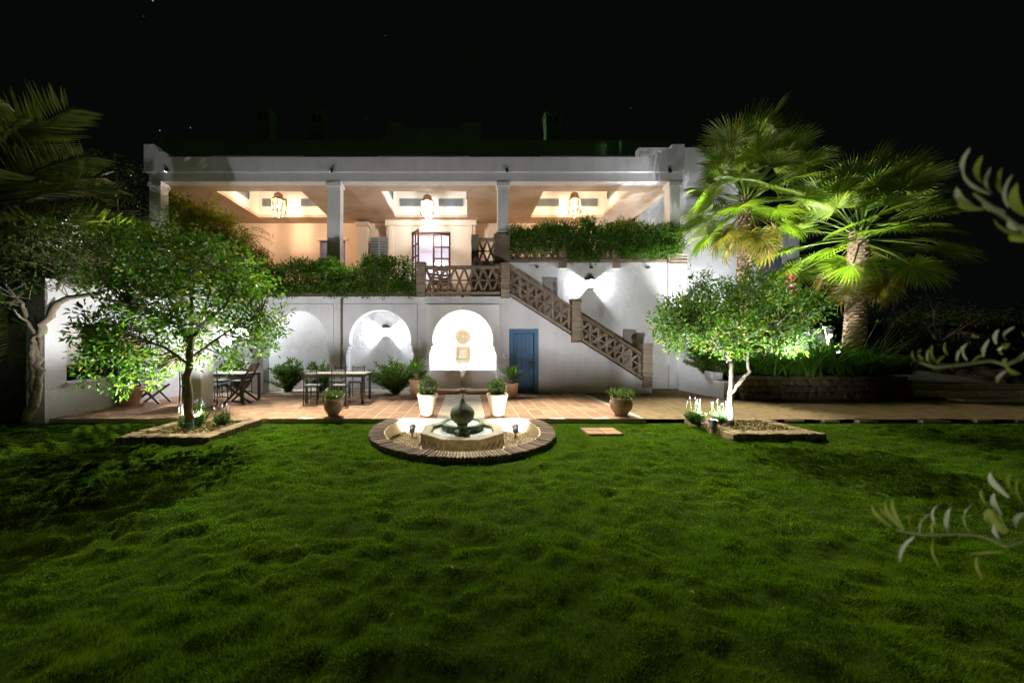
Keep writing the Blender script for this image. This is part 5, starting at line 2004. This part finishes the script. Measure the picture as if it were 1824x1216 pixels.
# dark trees behind the left wall and far right
for lab, c, rad, n, so in (('dark leafy tree in the night behind the left end of the house', P(215, 380, 13.0), (2.4, 1.6, 2.6), 130, 41),
                           ('dark airy shrub tree beyond the ramp on the far right', P(1672, 585, 14.5), (2.0, 1.3, 1.25), 120, 43)):
    cl = crown_points(c, rad, n, .3, seed_off=so)
    base = Vector((c[0], c[1], .0 if so == 41 else .9))
    limb_tree('background_tree', lab, base, [([base, (c[0] + .1, c[1], base.z + (c[2] - base.z) * .5), c], [.12, .09, .04])] +
              [([(c[0], c[1], c[2] - rad[2] * .5), Vector(c) + Vector((math.cos(a), math.sin(a) * .6, .3)) * rad[0] * .7], [.05, .015]) for a in (0, 1.3, 2.6, 3.9, 5.2)],
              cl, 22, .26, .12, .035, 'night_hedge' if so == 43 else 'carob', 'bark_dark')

# ---- hedges and climbers on the terraces

def hedge(name, label, boxes, n, L, Wd, m, cat='hedge', group=None, per=20, crad=.13):
    """boxes: (x0,x1,y0,y1,z0,z1) volumes filled with leaf clumps of uneven height"""
    x0 = min(b[0] for b in boxes); y0 = min(b[2] for b in boxes); z0 = min(b[4] for b in boxes)
    t = thing(name, label, cat, (x0, y0, z0), group=group)
    vol = [max(.01, (b[1] - b[0]) * (b[5] - b[4])) for b in boxes]
    cs = []
    for b, v in zip(boxes, vol):
        k = int(n * v / sum(vol)) + 1
        x = RNG.uniform(b[0], b[1], k); y = RNG.uniform(b[2], b[3], k)
        top = b[4] + (b[5] - b[4]) * (.72 + .5 * vnoise(x * 1.9 + 3, y * 2, b[4]))
        z = b[4] + (top - b[4]) * RNG.random(k) ** .8
        cs.append(np.stack([x, y, z], -1))
    cs = np.concatenate(cs)
    st = MB()
    for c in cs[::4]:
        st.tube([(c[0] + random.gauss(0, .08), c[1] + .1, max(z0, c[2] - .45)), c], [.009, .004], 4, cap=False)
    st.build('stems', M['bark_dark'], t, kind='stuff')
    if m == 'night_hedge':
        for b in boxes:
            MB().box(b[0] + .1, b[1] - .1, b[2] + .15, b[3] - .15, b[4], b[4] + (b[5] - b[4]) * .85).build('dark_core', M['ground'], t)  # solid dark box added so no lit ground shows through the leaves
    foliage('foliage', [crown_leaves(cs, per, crad, L, Wd, lift=.3)], M[m], t)
    return t


hedge('hedge', 'leafy hedge along the planter of the left terrace above the arches', [(-6.75, -1.6, YW - .02, YW + .35, 3.0, 3.95), (-3.2, -2.3, YW + .05, YW + .3, 3.8, 4.2), (-5.4, -4.3, YW + .05, YW + .3, 3.7, 4.1), (-6.7, -1.6, YW - .1, YW + .1, 2.95, 3.3)], 900, .10, .04, 'hedge')
hedge('hedge', 'dense hanging hedge over the upper balustrade above the stairs', [(1.45, 7.2, YV - .2, YV + .3, 4.50, 5.48), (3.4, 4.4, YV - .25, YV + .1, 4.26, 4.6), (5.0, 6.9, YV - .22, YV + .1, 4.40, 4.7), (3.85, 4.15, YV - .2, YV + .1, 5.3, 5.7)], 1500, .11, .032, 'hedge')
hedge('climbing_vine', 'yellow green climbing vine filling the left corner of the veranda', [(-10.1, -8.9, YV + .1, YV + .8, 3.6, 6.55), (-8.9, -8.2, YV + .15, YV + .8, 3.6, 6.0), (-8.2, -7.5, YV + .15, YV + .7, 3.6, 5.3), (-7.5, -6.9, YV + .1, YV + .5, 3.4, 4.6)], 800, .105, .034, 'vine', 'vine', per=24, crad=.15)
# loose tendrils of the vine
tv = thing('vine_tendril', 'thin trailing vine tendrils before the peach wall beside the climbing vine', 'vine', (-7.4, YV + .4, 4.5))
b = MB(); cs = []
for k in range(12):
    p = Vector((-8.0 + random.random() * .8, YV + .3, 4.9 + random.random() * .9))
    ps = [p]
    d = Vector((random.uniform(.6, 1.0), 0, random.uniform(-.4, .35)))
    for s in range(6):
        d.z -= .10 + random.random() * .06
        ps.append(ps[-1] + d * .17 + Vector((0, random.gauss(0, .02), 0)))
    b.tube(ps, [.008] * 6 + [.003], 4)
    cs += ps[1:]
b.build('stems', M['bark_dark'], tv)
foliage('foliage', [crown_leaves(np.array([tuple(c) for c in cs]), 4, .05, .07, .026)], M['vine'], tv)

hedge('tall_hedge', 'added dark hedge standing for the night beyond the left garden wall', [(-17, -10.2, 10.2, 10.9, -.2, 3.4), (-10.9, -9.9, 6.2, 10.4, -.2, 2.3), (-19, -11.0, 6.4, 7.2, -.2, 2.0)], 900, .13, .06, 'night_hedge', per=24, crad=.24)  # hedge added to black out the lit ground beyond the wall and window
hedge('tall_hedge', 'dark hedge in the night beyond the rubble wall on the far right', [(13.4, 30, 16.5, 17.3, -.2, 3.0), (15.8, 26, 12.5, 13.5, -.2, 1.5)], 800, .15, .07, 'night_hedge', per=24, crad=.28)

# ---- arching shrubs behind the tables
def arching_shrub(name, label, x, y, z, R, h, ns, m, L=.10, Wd=.022, per=12, group=None, lean=1.0):
    t = thing(name, label, 'shrub', (x, y, z), group=group)
    st = MB(); cc, dd = [], []
    for k in range(ns):
        a = random.random() * 2 * PI
        r = R * math.sqrt(random.random()) * lean
        hh = h * random.uniform(.55, 1.05) * (1 - .45 * (r / R) ** 2)
        pts = []
        for s in range(6):
            f = s / 5
            pts.append(Vector((x + math.cos(a) * r * f ** 1.3, y + math.sin(a) * r * .55 * f ** 1.3, z + hh * (1.25 * f - .25 * f * f))))
        st.tube(pts, [.010, .008, .007, .006, .004, .002], 4, cap=False)
        for s in range(1, 6):
            d = (pts[s] - pts[s - 1]).normalized()
            for q in range(per):
                f = random.random()
                cc.append(pts[s - 1].lerp(pts[s], f))
                sd = Vector((random.gauss(0, 1), random.gauss(0, 1), random.gauss(0, .6)))
                dd.append(d * .7 + sd * .55)
    st.build('stems', M['bark_dark'], t, kind='stuff')
    n = len(cc)
    foliage('foliage', [leaves(np.array([tuple(c) for c in cc]), np.array([tuple(c) for c in dd]), L * RNG.uniform(.7, 1.3, n), Wd)], M[m], t)
    return t


SG = 'arching shrubs in the gallery bed'
arching_shrub('arching_shrub', 'feathery arching shrub inside the arch between the two tables', PX(515, 10.6), 10.55, 0, .78, 1.12, 60, 'shrub', .13, .028, group=SG)
arching_shrub('arching_shrub', 'low feathery shrub behind the left end of the metal table', PX(572, 10.7), 10.7, 0, .60, .98, 44, 'shrub', .13, .028, group=SG)
arching_shrub('arching_shrub', 'wide feathery shrub in front of the arch with the lit lantern', PX(706, 10.1), 10.05, 0, .95, 1.08, 84, 'shrub', .13, .028, group=SG)
arching_shrub('arching_shrub', 'feathery shrub glimpsed behind the table by the left tree', PX(425, 10.7), 10.75, 0, .6, 1.15, 40, 'shrub', .13, .028, group=SG)

# ---- shrubs on the right slope behind the citrus tree
RG = 'shrubs on the slope beside the house'
arching_shrub('oleander_shrub', 'tall dense green shrub against the corner of the house beside the brick coping', PX(1255, 11.2), 11.3, .6, 1.25, 3.6, 130, 'oleander', .15, .028, 9, RG)
arching_shrub('oleander_shrub', 'tall shrub rising behind the right citrus crown below the palm trunk', PX(1345, 11.5), 11.6, .6, 1.5, 2.95, 130, 'oleander', .15, .03, 9, RG)
arching_shrub('oleander_shrub', 'green shrub with a few red blooms left of the white gate panel', PX(1402, 11.0), 11.0, .6, 1.0, 2.5, 90, 'oleander', .14, .03, 9, RG)
arching_shrub('oleander_shrub', 'low bushy shrub directly behind the pale forked trunk', PX(1262, 9.9), 10.0, .6, .65, .95, 60, 'shrub', .13, .03, 10, RG)
arching_shrub('oleander_shrub', 'small thin shrub in front of the white gate panel', PX(1462, 11.6), 11.6, .6, .55, 1.8, 24, 'oleander', .10, .03, 6, RG)
# a few red blooms
rbm = thing('red_bloom', 'small cluster of red flowers beside the white gate panel', 'flower', P(1410, 510, 10.6))
cs = np.array([tuple(P(1410 + random.gauss(0, 6), 508 + random.gauss(0, 10), 10.5)) for _ in range(14)])
foliage('petals', [crown_leaves(cs, 5, .03, .05, .035)], m_leaf('red_petal', [(0, (.35, .02, .05)), (1, (.5, .05, .08))], .3), rbm)


# ---- agapanthus: strap leaves and flower stalks
def ribbon_tuft(cx, cy, cz, n, L, w, spread):
    vs, fs = [], []
    for k in range(n):
        a = random.random() * 2 * PI
        el = math.radians(random.uniform(50, 89))
        l = L * random.uniform(.6, 1.15)
        d = Vector((math.cos(a) * math.cos(el), math.sin(a) * math.cos(el), math.sin(el)))
        side = Vector((-math.sin(a), math.cos(a), 0))
        p = Vector((cx + random.gauss(0, spread), cy + random.gauss(0, spread), cz))
        base = len(vs)
        m = 6
        for s in range(m + 1):
            f = s / m
            q = p + d * (l * f) + Vector((math.cos(a) * .55, math.sin(a) * .55, -.75)) * l * f * f * .52
            ww = w * (1 - .8 * f ** 2) / 2
            vs += [q - side * ww, q + side * ww]
        for s in range(m):
            i = base + 2 * s
            fs.append((i, i + 1, i + 3, i + 2))
    return vs, fs


AG = 'strap leaved clumps above the stone wall'
ag_lab = ['leftmost strap leaved clump above the stone wall, behind the forked trunk', 'strap leaved clump above the stone wall below the red flowers', 'strap leaved clump spilling over the middle of the stone wall',
          'strap leaved clump just left of the thick palm trunk', 'strap leaved clump in front of the thick palm trunk', 'strap leaved clump just right of the thick palm trunk', 'last strap leaved clump beside the ramp']
for k, (u, v, y, s) in enumerate(((1330, 640, 9.5, .62), (1372, 640, 9.45, 1.0), (1418, 640, 9.35, .8), (1458, 640, 9.5, 1.15), (1506, 640, 9.3, .66), (1552, 640, 9.55, 1.0), (1592, 642, 9.9, .7))):
    x = PX(u, y)
    t = thing('agapanthus', ag_lab[k], 'plant', (x, y, .62), group=AG)
    b = MB()
    for j in range(3):
        b.add(*ribbon_tuft(x + random.gauss(0, .18), y + random.gauss(0, .14), .60, 70, 1.35 * s, .045, .09))
    b.build('foliage', M['agap'], t, kind='stuff')
ag_st = thing('agapanthus_stalks', 'fan of thin bare flower stalks with seed heads leaning right of the palm trunk', 'plant', (PX(1545, 9.6), 9.6, .7))
for k in range(17):
    u0 = random.uniform(1530, 1590); u1 = u0 + random.uniform(15, 62); v1 = random.uniform(565, 600) + (u1 - 1560) * .3
    if k > 13:
        u0, u1, v1 = random.uniform(1440, 1500), random.uniform(1430, 1520), random.uniform(575, 600)
    p, q = P(u0, 640, 9.6), P(u1, v1, 9.5)
    MB().tube([p, p.lerp(q, .5) + Vector((-.03, 0, .03)), q], [.009, .007, .005], 5).build('stalk', M['flower_head'], ag_st)
    hb = MB()
    for s in range(9):
        d = Vector((random.gauss(0, 1), random.gauss(0, 1), random.gauss(.3, 1))).normalized()
        hb.tube([q, q + d * .055], [.003, .006], 4)
    hb.build('seed_head', M['flower_head'], ag_st)

# ---- lavender in the beds
LG = 'lavender clumps in the tree beds'


def lavender(label, x, y, R, h, n):
    z = -.02
    t = thing('lavender', label, 'plant', (x, y, z), group=LG)
    cc, dd = [], []
    fl = MB(); st = MB()
    for k in range(n):
        a, r = random.random() * 2 * PI, R * math.sqrt(random.random())
        tip = Vector((x + r * math.cos(a), y + r * math.sin(a), z + h * random.uniform(.45, .85) * (1 - .4 * r / R)))
        p = Vector((x + r * .3 * math.cos(a), y + r * .3 * math.sin(a), z))
        st.tube([p, tip], [.003, .002], 3, cap=False)
        for q in range(14):
            f = random.uniform(.15, 1)
            cc.append(p.lerp(tip, f)); dd.append((tip - p).normalized() * .8 + Vector((random.gauss(0, .4), random.gauss(0, .4), .1)))
    for k in range(9):
        a, r = random.random() * 2 * PI, R * .8 * math.sqrt(random.random())
        p = Vector((x + r * math.cos(a), y + r * math.sin(a), z + h * .5)); q = p + Vector((random.gauss(0, .02), random.gauss(0, .02), h * random.uniform(.35, .6)))
        st.tube([p, q], [.003, .003], 4)
        fl.tube([q, q + Vector((0, 0, .022)), q + Vector((0, 0, .05))], [.006, .012, .004], 6)
    st.build('stems', M['lavender'], t, kind='stuff')
    fl.build('flower_spikes', M['lav_flower'], t, kind='stuff')
    foliage('foliage', [leaves(np.array([tuple(c) for c in cc]), np.array([tuple(c) for c in dd]), .042 * RNG.uniform(.7, 1.3, len(cc)), .008)], M['lavender'], t)


lavender('pale lavender clump just left of the left tree trunk', PX(322, 5.95), 5.98, .10, .36, 46)
lavender('pale lavender clump lit white beside the right edge of the left tree trunk', PX(352, 6.05), 6.1, .12, .42, 56)
lavender('green lavender clump at the right corner of the left brick bed', PX(392, 6.15), 6.2, .17, .33, 90)
lavender('bright lavender clump at the left corner of the right brick bed', PX(1238, 6.3), 6.3, .19, .42, 110)
lavender('bright lavender clump touching the pale forked trunk', PX(1281, 6.3), 6.3, .17, .40, 100)


# ================================================================ palms
def fan_mesh(seed, m, lp=1.12, rf=.68, seg=46, spread=140, droop=.35):
    r = random.Random(seed)
    b = MB()
    # stalk
    st = [Vector((lp * f, 0, .10 * lp * f - .14 * lp * f * f)) for f in (0, .25, .5, .75, 1)]
    b.tube(st, [.026, .02, .017, .015, .012], 5)
    hub = st[-1]
    tilt = math.radians(-14)
    for k in range(seg):
        a = math.radians(-spread + 2 * spread * (k + .5) / seg)
        l = rf * (.66 + .34 * math.cos(a / 2.2)) * r.uniform(.9, 1.04)
        d = Vector((math.cos(a) * math.cos(tilt), math.sin(a), math.sin(tilt) * math.cos(a)))
        d.z += .10 * abs(math.sin(a))
        d.normalize()
        side = Vector((-math.sin(a), math.cos(a), 0))
        hw = l * .55 * math.radians(2 * spread / seg) * .53
        dr = droop * r.uniform(.6, 1.5)

        def at(f):
            return hub + d * (l * f) - Vector((0, 0, 1)) * (dr * l * max(0, f - .35) ** 2)
        zig = Vector((0, 0, .018 * l))
        p0, p1, p2, p3 = at(.02), at(.55), at(.82), at(1.0)
        base = len(b.v)
        b.add([p0, p1 - side * hw, p1 + zig, p1 + side * hw, p2 - side * hw * .5, p2 + zig * .6, p2 + side * hw * .5, p3],
              [(0, 1, 2), (0, 2, 3), (1, 4, 5, 2), (2, 5, 6, 3), (4, 7, 5), (5, 7, 6)])
    return b.mesh('frond', m)


FAN = [fan_mesh(k, M['fan']) for k in range(4)]
DRY = [fan_mesh(20 + k, M['fan_dry'], droop=.8, seg=30) for k in range(2)]


def palm_trunk(t, base, top, r0, r1, m):
    """trunk with a spiral pattern of old leaf bases"""
    base, top = Vector(base), Vector(top)
    n, vs, fs = 20, [], []
    L = (top - base).length
    rings = int(L / .045)
    for j in range(rings + 1):
        f = j / rings
        c = base.lerp(top, f) + Vector((.02 * math.sin(f * 5), 0, 0))
        for k in range(n):
            a = 2 * PI * k / n
            u = (k / n * 8 + j / 4.0) % 1.0
            w = (k / n * 8 - j / 4.0) % 1.0
            hgt = min(u, 1 - u) * min(w, 1 - w) * 4
            r = (r0 + (r1 - r0) * f) * (.86 + .26 * hgt + random.uniform(-.02, .02))
            if j < 3: r *= 1.1
            vs.append(c + Vector((math.cos(a) * r, math.sin(a) * r, 0)))
    for j in range(rings):
        for k in range(n):
            a, c = j * n + k, j * n + (k + 1) % n
            fs.append((a, c, c + n, a + n))
    MB().add(vs, fs).build('trunk', m, t, smooth=False)


def fan_palm(label, base, top, r0, r1, R, n, seed, dry=10, up=1.0):
    t = thing('fan_palm', label, 'palm tree', base, group='fan palms on the slope')
    rr = random.Random(seed)
    palm_trunk(t, base, top, r0, r1, M['bark_palm'])
    top = Vector(top)
    for k in range(n):
        f = k / (n - 1)
        el = math.radians(86 - 120 * f ** 1.15 + rr.gauss(0, 7))
        phi = k * 2.39996 + rr.gauss(0, .15)
        s = R / 1.75 * rr.uniform(.82, 1.08)
        s *= up + (1 - up) * min(1, f / .55)
        M4 = rot_dir(phi, el, rr.gauss(0, .35))
        z = -.30 * f
        tip = top + M4 @ Vector((1.8 * s, 0, -.1))
        if tip.x < 7.15 and 5.6 < tip.z < 7.7:
            s *= .78
        place('frond', FAN[rr.randrange(4)], t, top + Vector((0, 0, z)) + M4 @ Vector((r1 * .5, 0, 0)), M4.to_euler(), (s, s, s))
    for k in range(dry):
        phi = k * 2.39996 + .4
        el = math.radians(rr.uniform(-78, -42))
        s = R / 1.75 * rr.uniform(.62, .85)
        M4 = rot_dir(phi, el, rr.gauss(0, .3))
        place('frond', DRY[k % 2], t, top + Vector((0, 0, -.45)) + M4 @ Vector((r1 * .6, 0, 0)), M4.to_euler(), (s, s, s))
    return t


fan_palm('taller fan palm with slender trunk beside the right corner of the house', P(1318, 640, 10.3), P(1329, 350, 10.3), .20, .17, 2.05, 54, 3, 14, 1.3)
fan_palm('shorter fan palm with thick trunk standing right of the white gate panel', P(1520, 622, 9.9), P(1532, 412, 9.9), .27, .235, 2.25, 50, 9, 10, .95)


def feather_mesh(seed, m, L=1.0, n=58):
    r = random.Random(seed)
    b = MB()

    def rach(f):
        return Vector((L * f * (1 - .10 * f), 0, L * (.30 * f - .62 * f * f)))
    pts = [rach(k / 9) for k in range(10)]
    b.tube(pts, [.016 - .0014 * k for k in range(10)], 4)
    for k in range(n):
        f = .12 + .86 * k / n
        p = rach(f)
        tg = (rach(min(1, f + .02)) - rach(f - .02)).normalized()
        l = L * .26 * math.sin(PI * (.12 + .80 * (1 - abs(f - .45) / .62) * .5)) * r.uniform(.85, 1.1)
        for sg in (-1, 1):
            d = (tg * .75 + Vector((0, sg, 0)) * .75 + Vector((0, 0, r.uniform(.05, .38)))).normalized()
            q = p + d * l - Vector((0, 0, .10 * l))
            mid = p.lerp(q, .4) + Vector((0, 0, .03 * l))
            w = d.cross(Vector((0, 0, 1))).normalized() * (.010 * L)
            b.add([p, mid - w, q, mid + w], [(0, 1, 2), (0, 2, 3)])
    return b.mesh('frond', m)


dp = thing('date_palm', 'large feather leaved palm reaching in from the far left edge', 'palm tree', (-12.4, 8.1, 0))
palm_trunk(dp, (-12.4, 8.1, -.1), (-12.2, 8.1, 3.65), .30, .27, M['bark_palm'])
FM = [feather_mesh(k, M['date']) for k in range(3)]
rr = random.Random(5)
for k in range(46):
    f = k / 45
    el = math.radians(80 - 115 * f + rr.gauss(0, 5))
    s = 4.25 * rr.uniform(.85, 1.12)
    M4 = rot_dir(k * 2.39996 + .3, el, rr.gauss(0, .3))
    place('frond', FM[k % 3], dp, Vector((-12.2, 8.1, 3.75 - .3 * f)) + M4 @ Vector((.1, 0, 0)), M4.to_euler(), (s, s, s))
garden_spot('garden spotlight at the foot of the feather leaved palm', (-9.7, 5.0, -.1), (-11.3, 8.0, 4.6), POW['date_palm'], (1, .95, .8), 62, .075, blend=.7)
# lamps among the plants of the slope
garden_spot('garden spotlight at the left end of the slope below the taller fan palm', (PX(1296, 9.9), 9.9, .60), (PX(1322, 10.8), 10.8, 5.2), POW['palm'], WHITE, 105, .05, 'slope spotlights', blend=.8, post=.35)
garden_spot('garden spotlight in the strap leaves left of the thick palm trunk', (10.35, 9.35, .58), (8.6, 10.4, 6.6), POW['palm_cross'], WHITE, 64, .05, 'slope spotlights', blend=.6, post=.5)
garden_spot('garden spotlight in the strap leaves behind the forked citrus trunk', (8.05, 9.35, .58), (11.5, 9.9, 5.6), POW['palm_thick'], WHITE, 52, .05, 'slope spotlights', blend=.8, post=.5)
garden_spot('garden spotlight deep in the shrubs between the two fan palms', (PX(1428, 10.2), 10.2, .50), (PX(1390, 11.5), 11.5, 3.2), POW['shrubs'], WHITE, 130, .05, 'slope spotlights', blend=.7)
garden_spot('garden spotlight lighting the side of the house behind the taller fan palm', (9.6, 12.3, .7), (9.0, 14.4, 6.5), POW['bed'], COOL, 120, .08, 'slope spotlights')

# ================================================================ olive branches in the foreground, out of focus
def olive_branch(label, stem, lv, Y, seed):
    rr = random.Random(seed)
    base = P(*stem[0], Y)
    t = thing('olive_branch', label, 'branch', base)
    MB().tube([P(u, v, Y) for u, v in stem], [.0035] * (len(stem) - 1) + [.002], 6).build('twig', M['petiole'], t, smooth=2)
    for (u0, v0, u1, v1, w, pale) in lv:
        # u0,v0 tip; u1,v1 base
        dy = rr.uniform(-.03, .03)
        a, b_ = P(u1, v1, Y), P(u0, v0, Y + dy)
        d = b_ - a
        side = d.cross(Vector((rr.gauss(0, .25), 1, rr.gauss(0, .25)))).normalized()
        nrm = side.cross(d).normalized()
        wd = w / F * Y / 2 * .70
        vs, fs = [], []
        m = 7
        for s in range(m + 1):
            f = s / m
            c = a + d * f + nrm * (.10 * d.length * math.sin(PI * f))
            ww = wd * math.sin(PI * (.06 + .90 * f)) ** .7 if s < m else 0.0003
            vs += [c - side * ww + nrm * ww * .25, c + nrm * .0, c + side * ww + nrm * ww * .25]
        for s in range(m):
            i = s * 3
            fs += [(i, i + 3, i + 4, i + 1), (i + 1, i + 4, i + 5, i + 2)]
        MB().add(vs, fs).build('leaf', M['olive_pale' if pale else 'olive_leaf'], t, smooth=2)


olive_branch('blurred olive sprig entering high on the right edge before the night sky', [(1860, 440), (1815, 405), (1770, 372), (1735, 345)],
             [(1730, 262, 1716, 308, 12, 1), (1714, 290, 1764, 346, 13, 1), (1704, 333, 1735, 368, 24, 1), (1706, 345, 1752, 372, 22, 0), (1749, 358, 1790, 378, 16, 1), (1751, 276, 1752, 328, 20, 0),
              (1765, 298, 1770, 345, 11, 1), (1785, 298, 1785, 345, 10, 0), (1804, 310, 1797, 370, 12, 1), (1795, 393, 1840, 408, 18, 1), (1797, 420, 1850, 428, 14, 0), (1812, 325, 1830, 385, 30, 0), (1770, 390, 1830, 420, 20, 0)], .66, 1)
olive_branch('blurred olive sprig entering at the middle of the right edge before the rubble wall', [(1862, 600), (1815, 640), (1792, 650), (1765, 642), (1720, 648), (1665, 654), (1640, 646)],
             [(1626, 624, 1637, 646, 8, 1), (1641, 622, 1646, 640, 9, 0), (1655, 620, 1660, 652, 8, 1), (1661, 614, 1668, 645, 10, 0), (1685, 609, 1689, 632, 8, 0), (1684, 632, 1674, 652, 6, 0), (1722, 612, 1705, 645, 8, 1),
              (1726, 609, 1723, 642, 8, 1), (1763, 604, 1752, 636, 8, 1), (1751, 632, 1733, 647, 6, 0), (1779, 586, 1775, 613, 9, 1), (1809, 581, 1792, 605, 8, 1), (1800, 612, 1790, 618, 12, 0), (1787, 630, 1786, 618, 10, 1),
              (1791, 638, 1792, 655, 8, 0), (1778, 684, 1792, 660, 9, 1), (1818, 667, 1793, 652, 14, 0), (1745, 600, 1735, 596, 6, 0), (1822, 590, 1840, 600, 10, 0)], .78, 2)
olive_branch('blurred olive sprig hanging low at the right edge before the lawn', [(1880, 930), (1824, 960), (1790, 972), (1745, 952), (1700, 950), (1640, 951), (1600, 944)],
             [(1553, 897, 1588, 938, 11, 0), (1567, 900, 1592, 930, 7, 0), (1578, 889, 1612, 946, 11, 0), (1590, 888, 1612, 945, 9, 0), (1626, 903, 1629, 950, 8, 0), (1662, 911, 1639, 952, 9, 1), (1602, 1001, 1629, 955, 9, 1),
              (1677, 895, 1665, 934, 9, 1), (1665, 926, 1661, 952, 6, 0), (1678, 1016, 1664, 958, 8, 0), (1694, 902, 1691, 954, 10, 1), (1733, 897, 1722, 942, 12, 1), (1726, 885, 1740, 902, 7, 0), (1764, 840, 1798, 886, 14, 1),
              (1771, 878, 1785, 916, 17, 1), (1784, 910, 1798, 945, 7, 0), (1771, 934, 1779, 960, 9, 1), (1727, 986, 1788, 982, 6, 0), (1740, 990, 1750, 1032, 8, 0), (1826, 912, 1812, 942, 13, 1), (1760, 905, 1792, 950, 30, 0),
              (1749, 870, 1758, 900, 9, 0), (1800, 842, 1806, 880, 12, 0), (1815, 850, 1826, 900, 10, 0), (1720, 942, 1790, 965, 9, 0)], .80, 3)
# the olive's own lamp, outside the picture
garden_spot('garden spotlight under the olive branches just outside the frame', (.95, -.45, -.02), (1.3, .8, 1.5), POW['olive'], WHITE, 70, .07)
